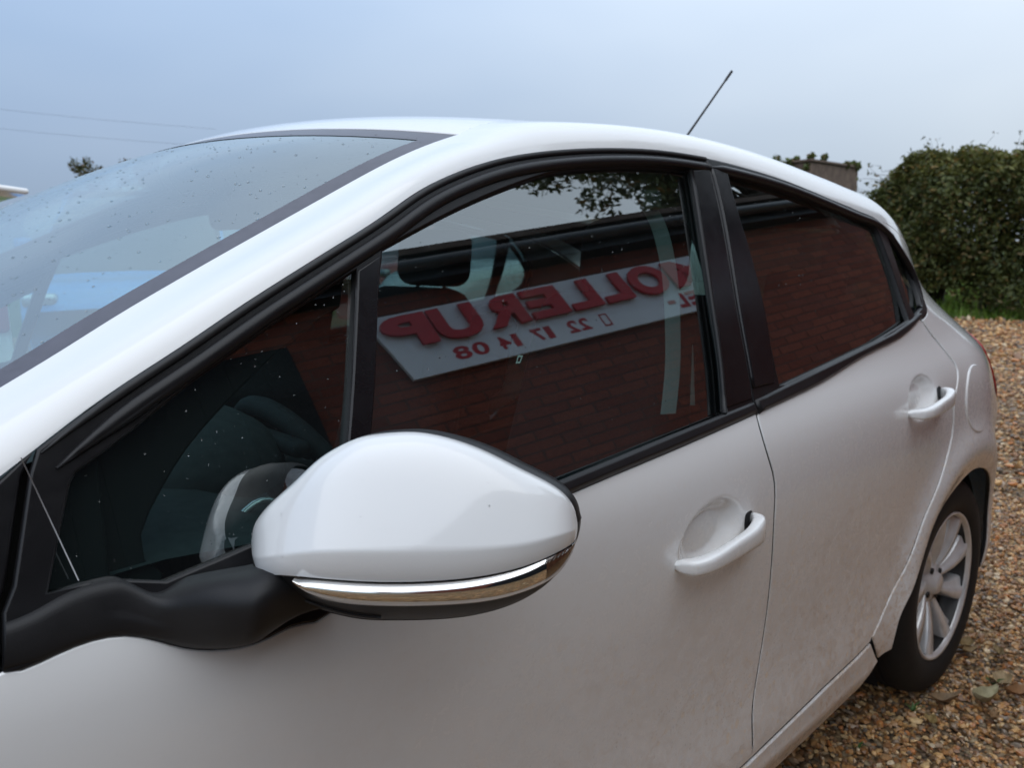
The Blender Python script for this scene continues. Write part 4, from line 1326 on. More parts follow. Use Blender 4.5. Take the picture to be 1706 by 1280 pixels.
# keep the given stations paired: interpolate both with the same parameter
sT = np.linspace(0, 1, len(T['arm_top']))
def par(key):
    P = np.array(T[key]); f = [spl(sT, P[:, k]) for k in range(3)]
    q = np.linspace(0, 1.0, nA)
    return np.stack([g_(q) for g_ in f], 1)
AT, AB = par('arm_top'), par('arm_bot')
qq = np.linspace(0, 1, nA)
AT[:, :] += np.array([.014, .026, 0])*sstep((qq-.72)/.28)[:, None]; AB[:, :] += np.array([.014, .026, .0])*sstep((qq-.72)/.28)[:, None]
bul = .007+.024*sstep((qq-.33)/.42)*(1-.9*sstep((qq-.70)/.25))
hol = .003*np.exp(-((qq-.40)/.09)**2)
arm = []
for i in range(nA):
    row = []
    nrm_ = np.array([-.25*sstep((qq[i]-.4)/.4), -1, .18]); nrm_ /= np.linalg.norm(nrm_)
    for t in np.linspace(-.18, 1.18, 19):
        tcl = min(max(t, 0), 1)
        p_ = AT[i]+(AB[i]-AT[i])*tcl
        # ridge sits high at the front, drops as the foot sweeps into the arm
        pk = .22+.12*sstep((qq[i]-.35)/.3)
        s_ = (tcl/pk if tcl < pk else (1-tcl)/(1-pk))
        prof_ = math.sin(s_*math.pi/2)**.6 if 0 < tcl < 1 else 0
        back_ = -.035*(abs(t-tcl)/.18)
        p_ = p_+nrm_*(bul[i]*prof_-hol[i]*prof_*(tcl < .6)*.6+back_)
        row.append(p_)
    arm.append(row)
ga = np.linspace(-.008, .10, 26)
tube('pivot_gap', M3(ga, mb(ga)+.012-.06*(ga+.008), .0), .0013, 'rubber_and_gap_shade', mirr, 6)
marm = grid('mirror_arm', arm, 'plastic_grain', mirr, flip=True)

# ------------------------------------------------ door handles
def handle(door, hx, hz, S, dx=.106, tilt=.085):
    xs = np.concatenate([np.linspace(-1, -.86, 8), np.linspace(-.8, .8, 25), np.linspace(.86, 1, 8)])
    rows_ = []
    for t in xs:
        x = hx+dx*t; z = hz+tilt*dx*t-.003
        yb = -float(S(x, z))
        at_ = abs(t)
        outw = .031*max(0, 1-at_**3.0)**.6
        endr = math.sqrt(max(.0, 1-((at_-.86)/.14)**2)) if at_ > .86 else 1
        hh = (.0148+.0030*t-.001*t*t+(.0035*sstep((t-.35)/.4) if t > .35 else 0))*max(.35, endr)
        th_ = (.0095+.006*at_**2)*max(.25, endr)
        ring_ = []
        for a in np.linspace(0, 2*math.pi, 24, endpoint=False):
            c_, s_ = math.cos(a), math.sin(a)
            ring_.append((x, yb-outw-.004+.010*at_**10+th_*(abs(c_)**.55*math.copysign(1, c_)), z+hh*abs(s_)**.62*math.copysign(1, s_)))
        rows_.append(ring_)
    h_ = grid('door_handle', rows_, PW, door, close_v=True, caps=True, flip=True)
    # dark seat gaskets hugging both ends
    for t0, t1, hh0, sh in ((.76, 1.0, .0165, .003),):
        x0_, x1_ = hx+dx*t0, hx+dx*t1; xm = (x0_+x1_)/2; rx_ = (x1_-x0_)/2
        pts = []
        for a in np.linspace(0, 2*math.pi, 22, endpoint=False):
            u = abs(math.cos(a))**.6*math.copysign(1, math.cos(a)); v = abs(math.sin(a))**.6*math.copysign(1, math.sin(a))
            x = xm+rx_*u
            pts.append((x, hz-.003+sh+tilt*(x-hx)+hh0*v))
        panel('handle_gasket', pts, S, 'rubber_and_gap_shade', door, .008, .0008, (), .001, .02)
    return h_
handle(fd, HF[0], HF[1], W)
handle(rd, HR[0], HR[1], W)
# lock barrel in the front handle
lx, lz = HF[0]+.094, HF[1]+.006
lathe('lock_cylinder', [(.0, -.0005), (.0085, -.0005), (.0085, .012)], 'dark_void', fd, 16, (lx, -float(W(lx, lz))-.0185, lz), 'y')

# ------------------------------------------------ wheels
def wheel(name, cx, cy, cz, sgn):
    wr = bpy.data.objects.new(name, None); wr.location = (cx, cy, cz); wr.empty_display_size = .05
    link(wr, car); wr.matrix_parent_inverse = Matrix.Translation((-1.27, 0, 0))
    s = -sgn
    prof_ = [(.205, -.012), (.212, -.020), (.245, -.024), (.275, -.020), (.293, -.006), (.302, .012), (.3045, .03), (.305, .09), (.3045, .15), (.300, .17), (.28, .18), (.21, .165)]
    lathe('tyre', [(r, h*s*-1 if sgn > 0 else h) for r, h in prof_], 'tyre_rubber', wr, 72, (cx, cy, cz))
    # tread grooves and blocks
    for k, hgt in enumerate((.045, .085, .125)):
        lathe('tread_groove', [(.3062, hgt*(-1 if sgn > 0 else 1)-.0035), (.3062, hgt*(-1 if sgn > 0 else 1)+.0035)], 'dark_void', wr, 60, (cx, cy, cz))
    f = -1 if sgn > 0 else 1
    lathe('rim', [(.206, -.013*f), (.2035, -.018*f), (.197, -.016*f), (.193, -.006*f)], 'alloy', wr, 64, (cx, cy, cz))
    lathe('rim_barrel', [(.193, -.006*f), (.188, .02*f), (.182, .06*f), (.06, .075*f), (0, .075*f)], 'alloy_dark', wr, 64, (cx, cy, cz))
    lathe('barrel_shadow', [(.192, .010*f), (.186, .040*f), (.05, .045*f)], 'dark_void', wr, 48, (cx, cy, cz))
    lathe('hub_cap', [(.0, -.004*f), (.022, -.004*f), (.028, .0), (.034, .012*f), (.060, .018*f), (.066, .035*f)], 'alloy', wr, 40, (cx, cy, cz))
    nS = 9
    for i in range(nS):
        a = 2*math.pi*i/nS+.22
        rows_ = []
        for r in np.linspace(.052, .1985, 12):
            u = (r-.052)/.1465
            tw = a+.13*u**1.3*f
            half = .012+.026*u**1.4
            dep_ = .016-.024*u-.006*math.sin(u*math.pi)
            row = []
            for oy, ww in ((.050, -1.0), (.012, -.98), (.004, -.93), (.0, -.80), (-.002, .10), (.006, .16), (.010, .80), (.014, .93), (.022, .98), (.050, 1.0)):
                aa = tw+half*ww/r
                row.append((cx+r*math.cos(aa), cy+(dep_+oy)*f, cz+r*math.sin(aa)))
            rows_.append(row)
        grid('spoke', rows_, 'alloy', wr, flip=(f > 0))
    for i in range(4):
        a = 2*math.pi*i/4+.5
        lathe('wheel_bolt', [(0, -.004*f+.012*f), (.0085, .010*f), (.0095, .03*f)], 'alloy_dark', wr, 12, (cx+.046*math.cos(a), cy, cz+.046*math.sin(a)))
    return wr
wheel('rear_wheel', 2.538, -.800, .303, -1)
wheel('rear_wheel', 2.538, .800, .303, 1)
wheel('front_wheel', 0, -.800, .303, -1)
wheel('front_wheel', 0, .800, .303, 1)
# wheel housings
for cx in (0, 2.538):
    for sgn in (-1, 1):
        P = []
        for a in np.linspace(R(-35), R(215), 28):
            P.append([(cx+.372*math.cos(a), sgn*y, .31+.345*math.sin(a)) for y in (.775, .68, .50)])
        grid('wheel_housing', P, 'dark_void', car, flip=(sgn > 0))
        P2 = [[(cx+.37*r*math.cos(a), sgn*.52, .31+.345*r*math.sin(a)) for r in (1, .5, 0)] for a in np.linspace(R(-35), R(215), 28)]
        grid('wheel_housing', P2, 'dark_void', car)

# ------------------------------------------------ mirror image: right-hand side of the body
for o in (fd, rd, qp, sf, lp, inner, ffm, rfm, pc1, pc2, dbar, bm1, bm2, st1, st2, cp, tl, itr, qtr):
    mirror(o, car)
for o, nm in ((gl_t, None), (gl_f, None), (gl_r, None), (gl_q, None)):
    mirror(o, car)
for o in [q for q in GEO if q.name.split('.')[0] in ('sill', 'front_wing') and q.parent == car]:
    mirror(o, car)
# front and rear ends, bonnet, underbody (outside the picture)
HB = []
for s in np.linspace(0, 1, 24):
    x = .26-.90*s
    zc = .975-.10*s-.16*s**3
    row = []
    for t in np.linspace(-1, 1, 25):
        y = t*(.74-.05*s)
        xx = x-.10*(1-t*t)*(1-s) - .10*(1-t*t)*s
        row.append((xx-.12*(1-t*t)*(1-s), y, zc-.05*t**4-.015*t*t))
    HB.append(row)
grid('bonnet', HB, PW, car, flip=False)
FB = []
for t in np.linspace(-1, 1, 25):
    y = t*.80; xb = -.80+.22*t**4
    FB.append([(xb+.14, y*.93, .72), (xb+.03, y*.97, .62), (xb, y, .5), (xb+.01, y, .33), (xb+.09, y*.97, .2)])
grid('front_bumper', FB, PW, car, flip=False)
RB = []
for t in np.linspace(-1, 1, 25):
    y = t*.63; xb = 3.17-.07*t**4
    RB.append([(xb-.06, y, .22), (xb, y, .35), (xb+.01, y, .55), (xb-.01, y*.99, .72)])
grid('rear_bumper', RB, PW, car, flip=False)
TG = []
for t in np.linspace(-1, 1, 25):
    TG.append([(3.16-.07*t**4, t*.62, .72), (3.13-.07*t**4, t*.60, .90), (3.07-.07*t**4, t*.575, 1.02)])
grid('tailgate', TG, PW, car, flip=False)
BW = []
for t in np.linspace(-1, 1, 25):
    BW.append([(3.07-.07*t**4, t*.575, 1.02), (2.90-.07*t**2, t*.49, 1.16), (2.70-.04*t*t, t*.40, 1.285)])
grid('rear_window', BW, 'glass_privacy', car, flip=False)
SP = []
for t in np.linspace(-1, 1, 21):
    y = t*.44
    y = t*.38
    SP.append([(2.62, y, float(U(2.62, y))+.004), (2.80-.06*t*t, y, 1.30-.02*t*t), (2.79-.06*t*t, y, 1.28-.02*t*t), (2.66, y, 1.28)])
grid('roof_spoiler', SP, PW, car, flip=True)
# D-pillar closing strip between side frame and rear window
for sgn in (-1, 1):
    DP = []
    for s in np.linspace(0, 1, 16):
        i = -1
        top = np.array([2.80+.30*s, 0, 1.13-.20*s]); 
        zq = 1.150-.06*min(1, s/.27)-.16*max(0, (s-.27)/.73)
        A = np.array([2.65+.42*s, -float(W(2.65+.42*s, zq)), zq])
        B = np.array([2.65+.40*s, -(.40+.165*s), 1.285-.265*s])
        DP.append([(1-t)*A+t*B+np.array([.015*math.sin(math.pi*t), -.01*math.sin(math.pi*t), .0]) for t in np.linspace(0, 1, 8)])
    DP = np.array(DP)*np.array([1, 1 if sgn < 0 else -1, 1])
    grid('rear_pillar', DP, PW, car, flip=(sgn < 0))
rbox('underbody', (1.35, 0, .215), (3.4, 1.30, .05), 'dark_void', car, .01, 1)
rbox('cabin_floor', (1.45, 0, .30), (2.4, 1.40, .06), 'interior_dark', car, .01, 1)
rbox('bulkhead', (.18, 0, .60), (.05, 1.45, .60), 'dark_void', car, .01, 1)

# ------------------------------------------------ cabin
def curved_box(*a, **k): return rbox(*a, **k)
# dashboard
DB = []
for t in np.linspace(-1, 1, 33):
    y = t*.785
    DB.append([(.10, y, .90), (.35, y, .945), (.55, y, .950), (.66, y, .940), (.725, y, .915), (.75, y, .87), (.74, y, .78), (.70, y, .60), (.62, y, .45)])
grid('dashboard', DB, 'interior_grey', car, flip=False)
def ellipsoid(name, c, s, mat, parent, n=20, m_=12, z0=-.2, rot=0, p=2.0):
    P = []
    for i in range(m_+1):
        ph_ = -math.asin(-z0 if abs(z0) < 1 else 1)+(math.pi/2+math.asin(-z0 if abs(z0) < 1 else 1))*i/m_
        row = []
        for j in range(n):
            a = 2*math.pi*j/n
            x, y, z = math.cos(ph_)*math.cos(a), math.cos(ph_)*math.sin(a), math.sin(ph_)
            row.append((c[0]+s[0]*x, c[1]+s[1]*y, c[2]+s[2]*z))
        P.append(row)
    return grid(name, P, mat, parent, close_v=True)
ellipsoid('instrument_binnacle', (.70, -.36, .93), (.14, .21, .085), 'interior_grey', car)
rbox('instrument_hood_edge', (.815, -.36, .955), (.03, .36, .022), 'interior_dark', car, .01, 3)
# side air vent with silver ring
vc = np.array([.675, -.655, .885])
vr = []
for a in np.linspace(0, 2*math.pi, 28, endpoint=False):
    vr.append(vc+np.array([.055*math.cos(a)*.75, -.015*math.cos(a)*0-.01, .05*math.sin(a)+.028*math.cos(a)]))
tube('vent_ring', vr, .0045, 'silver_trim', car, 8, closed=True)
ellipsoid('air_vent', tuple(vc), (.045, .012, .045), 'dark_void', car, z0=-.99)
for k in (-.02, 0, .02):
    tube('vent_slat', [vc+np.array([-.035, -.014, k-.015]), vc+np.array([.035, -.014, k+.012])], .003, 'silver_trim', car, 6)
rbox('stalk', (.80, -.56, .875), (.03, .12, .016), 'silver_trim', car, .007, 2, (0, .3, .3))
# steering wheel
sc_c = np.array([.905, -.37, .845]); tl_ = R(26)
ex_ = np.array([0, 1, 0]); ez_ = np.array([-math.sin(tl_)*-1*0+math.sin(tl_)*-1, 0, math.cos(tl_)])
P = [sc_c+ex_*.172*math.cos(a)+ez_*.160*math.sin(a) for a in np.linspace(0, 2*math.pi, 48, endpoint=False)]
tube('steering_wheel', P, .0165, 'interior_dark', car, 12, closed=True)
rbox('airbag_cover', tuple(sc_c+np.array([-.012, 0, 0])), (.045, .15, .13), 'interior_dark', car, .02, 3, (0, -tl_, 0))
for a in (R(0), R(180), R(270)):
    d_ = ex_*math.cos(a)+ez_*math.sin(a)
    tube('steering_spoke', [sc_c+d_*.05, sc_c+d_*.165], [.02, .014], 'interior_dark' if a != R(270) else 'silver_trim', car, 8)
# seats
def seat(y, nm, hx=1.63):
    st = bpy.data.objects.new(nm, None); st.location = (1.3, y, .3); link(st, car); st.matrix_parent_inverse = Matrix.Translation((-1.27, 0, 0))
    rbox('cushion', (1.27, y, .52), (.52, .50, .17), 'seat_cloth', st, .06, 4, (0, -.10, 0))
    rbox('backrest', (1.60, y, .82), (.14, .50, .62), 'seat_cloth', st, .06, 4, (0, .26, 0), (1, .80))
    rbox('headrest', (hx+.10, y, 1.205), (.11, .27, .165), 'seat_cloth', st, .045, 5, (0, .12, 0))
    for s in (-.065, .065):
        tube('headrest_post', [(hx+.06, y+s, 1.02), (hx+.095, y+s, 1.16)], .006, 'silver_trim', st, 8)
seat(-.37, 'front_seat'); seat(.37, 'front_seat')
rbox('rear_bench', (2.18, 0, .50), (.48, 1.28, .18), 'seat_cloth', car, .06, 4, (0, -.1, 0))
rbox('rear_backrest', (2.46, 0, .80), (.14, 1.28, .56), 'seat_cloth', car, .06, 4, (0, .3, 0))
for y in (-.36, .36):
    rbox('rear_headrest', (2.56, y, 1.09), (.08, .24, .12), 'seat_cloth', car, .03, 4, (0, .2, 0))
rbox('parcel_shelf', (2.80, 0, .98), (.4, 1.0, .03), 'interior_dark', car, .01, 2)
rbox('centre_console', (1.15, 0, .50), (.8, .2, .3), 'interior_dark', car, .03, 3)
# inner door trim
for sgn in (-1, 1):
    P = []
    for x in np.linspace(.45, 2.3, 30):
        P.append([(x, sgn*(float(W(x, z))-d_), z) for z, d_ in ((.35, .08), (.6, .075), (.74, .07), (.76, .12), (.82, .12), (.84, .07), (.915+.05*max(0, (x-1.4)/.9), .045), (.925+.055*max(0, (x-1.4)/.9), .02))])
    grid('door_trim', P, 'interior_dark', car, flip=(sgn < 0))
# belt by the pillar, label, sticker
bp = crv(T['belt3d'], .012)
BP = []
for q in bp:
    BP.append([(q[0]-.0125, q[1]+.008, q[2]), (q[0]-.0115, q[1]+.006, q[2]), (q[0]+.0115, q[1]-.006, q[2]), (q[0]+.0125, q[1]-.008, q[2])])
grid('seat_belt', BP, 'belt_webbing', car, flip=False)
rbox('belt_guide', (1.425, -.645, 1.30), (.05, .02, .035), 'interior_grey', car, .008, 2)
pi_ = [[(x, -float(Wg(x, z))+.04, z) for x in (1.52, 1.60)] for z in np.linspace(.93, 1.36, 14)]
grid('inner_pillar', pi_, 'interior_grey', car, flip=True)
pi2 = grid('inner_pillar', [[(x, float(Wg(x, z))-.03, z) for x in (1.45+.16*(z-.95), 1.60+.05*(z-.95))] for z in np.linspace(.93, 1.38, 14)], 'interior_dark', car)
lb = T['label3d']
new('pillar_label', [(lb[0][0]-.001, lb[0][1], lb[0][2]), (lb[0][0]+.001, lb[0][1], lb[0][2]), (lb[2][0]+.002, lb[2][1], lb[2][2]), (lb[1][0]-.001, lb[1][1], lb[1][2])], [(3, 2, 1, 0)], 'white_label', car, False)
sq = np.array(T['square']); ce_ = sq.mean(0); ins_ = ce_+(sq-ce_)*.55
sq = sq+np.array([0, .003, 0]); ins_ = ins_+np.array([0, .003, 0])
new('window_sticker', list(sq)+list(ins_), [(i, (i+1) % 4, 4+(i+1) % 4, 4+i) for i in range(4)], 'white_label', car, False)
# interior mirror
rbox('interior_mirror', (.985, -.02, 1.305), (.035, .23, .075), 'interior_dark', car, .02, 4, (0, -.1, .12))
tube('mirror_stalk', [(.93, 0, 1.375), (.96, 0, 1.34), (.98, -.01, 1.31)], [.02, .014, .012], 'interior_dark', car, 8)
rbox('sensor_cover', (.93, 0, 1.385), (.10, .10, .03), 'interior_dark', car, .012, 3, (0, -.35, 0))
for y in (-.36, .36):
    rbox('sun_visor', (1.16, y*.9, 1.392), (.13, .30, .012), 'headliner', car, .008, 3, (0, -.12, 0))
# wipers at the foot of the screen
for y0, y1 in ((-.55, .05), (.02, .55)):
    P = [(.28-.55*(.5-.0)+.55*y*y*.9-.02, y, float(zw(.28-.55*.5+.55*y*y*.9-.02, y))+.012) for y in np.linspace(y0, y1, 10)]
    tube('wiper', P, .007, 'plastic_black', car, 6)

# ------------------------------------------------------------------ other parked vehicles
def far_car(name, label, cx, cy, rz, Ln, Wd, H, pnt, hood, green, belt=.66, cat='car'):
    """front towards -x in local space; hood = [(f, h)], green = (f base front, f top front, f top rear, f base rear)"""
    root = empty(name, (cx, cy, 0), label, cat, 'other cars parked in the yard', rz)
    ca, sa = math.cos(rz), math.sin(rz)
    def tw(P):
        P = np.asarray(P, float); x, y = P[..., 0]*1, P[..., 1]*1
        return np.stack([cx+ca*x-sa*y, cy+sa*x+ca*y, P[..., 2]], -1)
    hw = Wd/2
    hf = spl([q[0] for q in hood], [q[1]*H for q in hood])
    rows = []
    for f in np.concatenate([np.linspace(0, .06, 6), np.linspace(.08, .92, 40), np.linspace(.94, 1, 6)]):
        x = (f-.5)*Ln
        e = 1-.18*max(0, (.10-f)/.10)**2-.12*max(0, (f-.92)/.08)**2
        wv = hw*e; top = float(hf(f)); zb = .20+.06*max(0, (.06-f)/.06)+.06*max(0, (f-.94)/.06)
        half = [(0, zb), (wv*.86, zb), (wv*.96, zb+.10), (wv, .30*H), (wv, .42*H), (wv*.985, top-.10), (wv*.955, top-.03), (wv*.88, top), (wv*.5, top+.012), (0, top+.02)]
        rows.append([(x, -y, z) for y, z in half]+[(x, y, z) for y, z in half[-2:0:-1]])
    grid('body', tw(rows), pnt, root, close_v=True, caps=True, flip=False)
    fb, ft, rt, rb = green
    zt = H
    gl = []
    st = [(fb, 0), (fb+(ft-fb)*.5, .55), (ft, .97), (ft+.04, 1), ((ft+rt)/2, 1.015), (rt-.03, .995), (rt, .96), (rt+(rb-rt)*.5, .52), (rb, 0)]
    for f, k in st:
        x = (f-.5)*Ln; z0 = float(hf(f))-.02; z1 = z0+(zt-z0)*k+.001
        w0 = hw*.90; w1 = hw*(.90-.19*k)
        half = [(w0, z0), (w0-(w0-w1)*.5, z0+(z1-z0)*.5), (w1, z1-.035*k), (w1*.90, z1), (0, z1+.015*k)]
        gl.append([(x, -y, z) for y, z in half]+[(x, y, z) for y, z in half[-2::-1]])
    G = tw(gl)
    grid('glasshouse', G, 'glass_dark_far', root, flip=True)
    # painted roof and pillars, a little proud of the glass
    RF = []
    for f, k in [q for q in st if q[1] > .9]:
        x = (f-.5)*Ln; z0 = float(hf(f))-.02; z1 = z0+(zt-z0)*k; w1 = hw*(.90-.19*k)
        RF.append([(x, -w1-.006, z1-.055), (x, -w1*.98, z1-.005), (x, -w1*.88, z1+.012), (x, 0, z1+.028), (x, w1*.88, z1+.012), (x, w1*.98, z1-.005), (x, w1+.006, z1-.055)])
    grid('roof', tw(RF), pnt, root, flip=False)
    for s in (-1, 1):
        for (fa, ka, fbb, kb) in ((fb, 0, ft+.01, .97), ((ft+rt)/2-.03, 0, (ft+rt)/2-.02, .98), (rb-.005, 0, rt, .95)):
            a_ = ((fa-.5)*Ln, s*hw*.905, float(hf(fa))-.02); wz = float(hf(fbb))-.02
            b_ = ((fbb-.5)*Ln, s*hw*(.905-.19*kb), wz+(zt-wz)*kb)
            tube('pillar', tw(np.array([a_, b_])), .035, pnt, root, 6)
    for f in (.19, .81):
        for s in (-1, 1):
            x = (f-.5)*Ln
            wr = bpy.data.objects.new('wheel', None); wr.location = tuple(tw(np.array([x, s*hw*.9, .31]))); link(wr, root)
            bpy.context.view_layer.update()
            wr.matrix_parent_inverse = root.matrix_basis.inverted()
            a = np.linspace(0, 2*math.pi, 30, endpoint=False)
            def ring_(r, y): return [(x+r*math.cos(t), y, .31+r*math.sin(t)) for t in a]
            grid('tyre', tw([ring_(.20, s*(hw+.004)), ring_(.29, s*(hw+.006)), ring_(.31, s*(hw-.02)), ring_(.31, s*(hw-.18)), ring_(.2, s*(hw-.18))]), 'tyre_rubber', wr, close_v=True, flip=(s < 0))
            grid('rim', tw([ring_(.20, s*(hw+.004)), ring_(.19, s*(hw-.005)), ring_(.05, s*(hw-.012)), ring_(.001, s*(hw-.012))]), 'alloy', wr, close_v=True, flip=(s > 0))
    for s in (-1, 1):
        y = s*hw*.80
        P = tw([[(Ln/2*.985, y+dy*.13, .52*H+dz*.11) for dy in (-1, 1)] for dz in (-1, 1)])
        rbox('tail_lamp', tuple(tw(np.array([Ln*.485, s*hw*.82, .55*H]))), (.10, .22, .22), 'red_lens', root, .03, 3, (0, 0, rz))
        rbox('head_lamp', tuple(tw(np.array([-Ln*.478, s*hw*.72, .47*H]))), (.12, .28, .12), 'silver_trim', root, .04, 3, (0, 0, rz))
        rbox('side_mirror', tuple(tw(np.array([(fb+.06-.5)*Ln, s*(hw+.06), float(hf(.4))+.05]))), (.10, .16, .12), pnt, root, .04, 3, (0, 0, rz))
    return root
simple('glass_dark_far', (.012, .016, .018), .05, .05, 3, coat=1.0)
HATCH = [(0, .44), (.03, .52), (.14, .60), (.27, .645), (.5, .655), (.94, .675), (1, .60)]
VAN = [(0, .42), (.03, .50), (.10, .56), (.16, .62), (.5, .70), (.96, .72), (1, .70)]
hb = far_car('parked_hatchback', 'white hatchback whose roof spoiler and red tail lamp show at the left edge', -.74, 4.55, 0, 3.95, 1.72, 1.66, 'paint_white_far', HATCH, (.25, .44, .90, .985))
# tailgate spoiler
rbox('roof_spoiler', (1.27, 4.55, 1.64), (.34, 1.20, .035), 'paint_white_far', hb, .015, 3, (0, .12, 0))
far_car('parked_van', 'light blue van seen through the windscreen', 3.43, 7.5, R(60), 4.2, 1.8, 1.86, 'paint_blue', VAN, (.12, .27, .93, .985), cat='van')
far_car('parked_hatchback', 'white hatchback seen through the cabin beside the passenger headrest', 6.75, 4.7, R(-6), 3.95, 1.72, 1.78, 'paint_white_far', HATCH, (.25, .44, .88, .985))
far_car('parked_van', 'dark red van behind the white hatchback, seen through the cabin', 8.6, 8.3, R(-4), 4.4, 1.8, 2.05, 'paint_red', VAN, (.12, .27, .93, .985), cat='van')

# ------------------------------------------------------------------ fallen leaves and weeds on the gravel
def fallen(x, y, L_, wd, rot, curl, col, label):
    n, m_ = 11, 7
    P = []
    for i in range(n):
        u = i/(n-1)
        half = wd*math.sin(math.pi*min(1, u*.96+.02))**.8*(1-.25*math.cos(u*14)*.35)
        row = []
        for j in range(m_):
            v = j/(m_-1)*2-1
            px = (u-.5)*L_; py = v*half
            pz = .016+curl*(u-.5)**2*L_+.9*curl*v*v*half+.004*math.sin(u*9+v*4)
            row.append((x+px*math.cos(rot)-py*math.sin(rot), y+px*math.sin(rot)+py*math.cos(rot), pz))
        P.append(row)
    b = NB('leaf_dry_%d' % len(MATS))
    b.bsdf(b.ramp(b.noise(60, 4, .6), [(.3, tuple(c*.6 for c in col)), (.7, col)]), .7)
    me = grid('fallen_leaf', P, b.m, None)
    t = [[np.array(P[0][3])+(np.array(P[0][3])-np.array(P[1][3]))*k for k in (0, .8, 1.8)]]
    tag(me, label, 'leaf', 'dead leaves on the gravel')
fallen(2.667, -0.939, 0.080, 0.025, 0.25, 0.8, (0.42, 0.3, 0.16), 'large pale curled leaf nearest the frame edge below the wheel')
fallen(2.531, -0.936, 0.096, 0.022, -0.35, 1.4400000000000002, (0.45, 0.4, 0.24), 'long grey-green curled leaf lowest of the dead leaves')
fallen(2.453, -0.861, 0.096, 0.015, -0.6, 1.1199999999999999, (0.3, 0.2, 0.11), 'narrow brown leaf lying beside the tyre contact patch')
fallen(2.823, -0.803, 0.072, 0.020, 0.1, 0.8, (0.33, 0.22, 0.09), 'folded tan leaf level with the bottom of the wheel rim')
fallen(2.79, -0.822, 0.064, 0.014, -0.3, 0.8, (0.3, 0.2, 0.09), 'small tan leaf tucked under the folded one')
fallen(2.635, -0.99, 0.096, 0.019, -0.5, 0.96, (0.3, 0.15, 0.06), 'rusty brown leaf at the right frame edge')
fallen(2.837, -0.886, 0.056, 0.014, 0.6, 0.96, (0.28, 0.19, 0.08), 'small ochre leaf right of the wheel')
fallen(2.47, -0.975, 0.048, 0.012, 0.2, 0.96, (0.28, 0.16, 0.07), 'small brown leaf below the long curled one')
fallen(2.335, -0.869, 0.040, 0.015, 0.9, 0.8, (0.32, 0.22, 0.08), 'small yellow leaf in the gravel below the tyre')
def weed(x, y, n, h, label):
    V = []; F = []
    for i in range(n):
        a = random.uniform(0, 6.28); l_ = h*random.uniform(.6, 1.2); k = len(V); wv = h*.12
        dx, dy = math.cos(a), math.sin(a)
        pts = [(0, 0), (.45, .75), (1, .95)]
        for t, zz in pts:
            ww = wv*(1-t)+.0008
            V += [(x+dx*l_*t-dy*ww, y+dy*l_*t+dx*ww, .006+l_*zz*.8), (x+dx*l_*t+dy*ww, y+dy*l_*t-dx*ww, .006+l_*zz*.8)]
        F += [(k, k+1, k+3, k+2), (k+2, k+3, k+5, k+4)]
    o = new('weed_tuft', V, F, 'weed_green', None)
    tag(o, label, 'weed', 'weeds in the gravel')
simple('weed_green', (.05, .11, .02), .6, .3, 60)
weed(2.657, -0.921, 7, 0.026, 'small green weed between the dead leaves')
weed(2.363, -0.816, 7, 0.024, 'small green weed below the tyre')
weed(2.106, -0.784, 6, 0.018, 'low green weed nearest the sill')
weed(4.667, -0.402, 5, 0.022, 'tiny weed beside the bumper')

# ------------------------------------------------------------------ rain drops
def drops(name, P, N, r, parent):
    P = np.array(P); N = np.array(N); n = len(P)
    a = np.linspace(0, 2*math.pi, 7, endpoint=False)
    u = np.cross(N, np.array([.3, .2, .93])); u /= np.linalg.norm(u, axis=1)[:, None]; v = np.cross(N, u)
    r = np.asarray(r)
    st = rng.uniform(.85, 1.5, n)
    rings = []
    for k, hgt in ((1.0, 0.0), (.8, .38), (.4, .58)):
        rings.append(P[:, None]+r[:, None, None]*(k*(u[:, None]*np.cos(a)[None, :, None]+v[:, None]*np.sin(a)[None, :, None]*st[:, None, None])+N[:, None]*hgt))
    top = P+N*(r*.62)[:, None]
    V = np.concatenate([np.concatenate(rings, 1), top[:, None]], 1)
    f = []
    for q in range(2):
        for j in range(7):
            A_, B_ = q*7+j, q*7+(j+1) % 7
            f += [(A_, B_, B_+7), (A_, B_+7, A_+7)]
    for j in range(7):
        f.append((14+j, 14+(j+1) % 7, 21))
    F = (np.array(f)[None]+(np.arange(n)*22)[:, None, None]).reshape(-1, 3)
    return tag(fast(name, V.reshape(-1, 3), F, 'water', parent, smooth=True), kind='stuff')
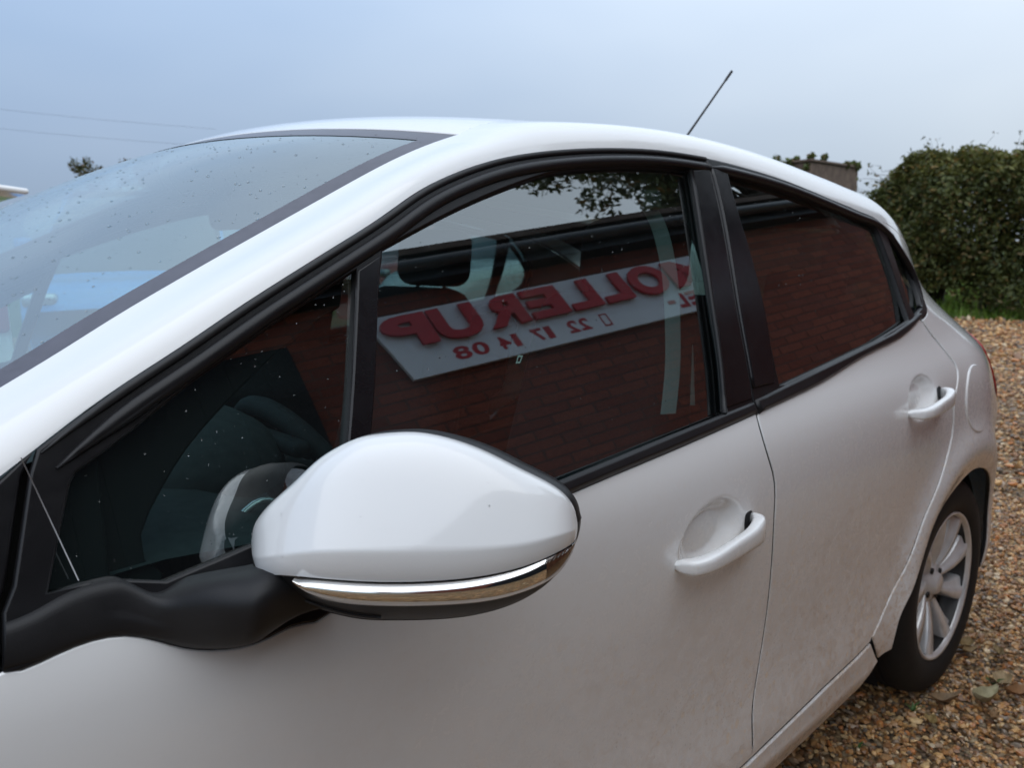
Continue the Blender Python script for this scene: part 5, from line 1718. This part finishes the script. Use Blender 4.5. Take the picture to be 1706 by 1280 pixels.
def surf_drops(name, polys, S, n, r0, r1, parent, off):
    P = []; N = []
    for poly in polys:
        A = np.array(poly); lo, hi = A.min(0), A.max(0)
        q = rng.uniform(lo, hi, (n, 2)); q = q[inside(q, A)]
        e = 4e-4
        wx = (S(q[:, 0]+e, q[:, 1])-S(q[:, 0]-e, q[:, 1]))/(2*e); wz = (S(q[:, 0], q[:, 1]+e)-S(q[:, 0], q[:, 1]-e))/(2*e)
        nn = -np.stack([wx, np.ones(len(q)), wz], 1); nn /= np.linalg.norm(nn, axis=1)[:, None]
        P.append(np.stack([q[:, 0], -S(q[:, 0], q[:, 1]), q[:, 1]], 1)+nn*off); N.append(nn)
    P = np.concatenate(P); N = np.concatenate(N)
    return drops(name, P, N, r0+(r1-r0)*rng.random(len(P))**3, parent)
surf_drops('rain_drops', [fg, tri], Wg, 260, .00035, .0010, gl_f, .0003)
surf_drops('rain_drops', [rg], Wg, 160, .0004, .0010, gl_r, .0003)
# windscreen
n = 1500
xe = rng.uniform(.30, 1.05, n); yl = ry(xe); t = rng.uniform(-.98, .6, n); y = yl*t; x = xe-.55*(yl*yl-y*y)
e = 1e-3
nx = -(zw(x+e, y)-zw(x-e, y))/(2*e); ny = -(zw(x, y+e)-zw(x, y-e))/(2*e)
Nn = np.stack([nx, ny, np.ones(n)], 1); Nn /= np.linalg.norm(Nn, axis=1)[:, None]
drops('rain_drops', np.stack([x, y, zw(x, y)-.0018], 1), Nn, .0006+.0014*rng.random(n)**3, ws)
# drops on the mirror cap
aa = rng.uniform(.01, .26, 40); zz = mcb(aa)+(mt(aa)-mcb(aa))*rng.random(40)
p0 = M3(aa, zz); pa = M3(aa+.001, zz); pz = M3(aa, zz+.001)
Nn = np.cross(pa-p0, pz-p0); Nn /= np.linalg.norm(Nn, axis=1)[:, None]; Nn[(Nn@MN) < 0] *= -1
drops('rain_drops', p0+Nn*.0002, Nn, .00025+.00025*rng.random(40)**3, mirr)
# spider thread across the front corner of the door
simple('thread', (.30, .30, .31), .5)
tag(tube('spider_thread', [(0.4485, -0.7909, 1.0637), (0.4721, -0.8188, 0.9645)], .0005, 'thread', None, 5), 'pale spider thread stretched across the front corner of the door window', 'thread')
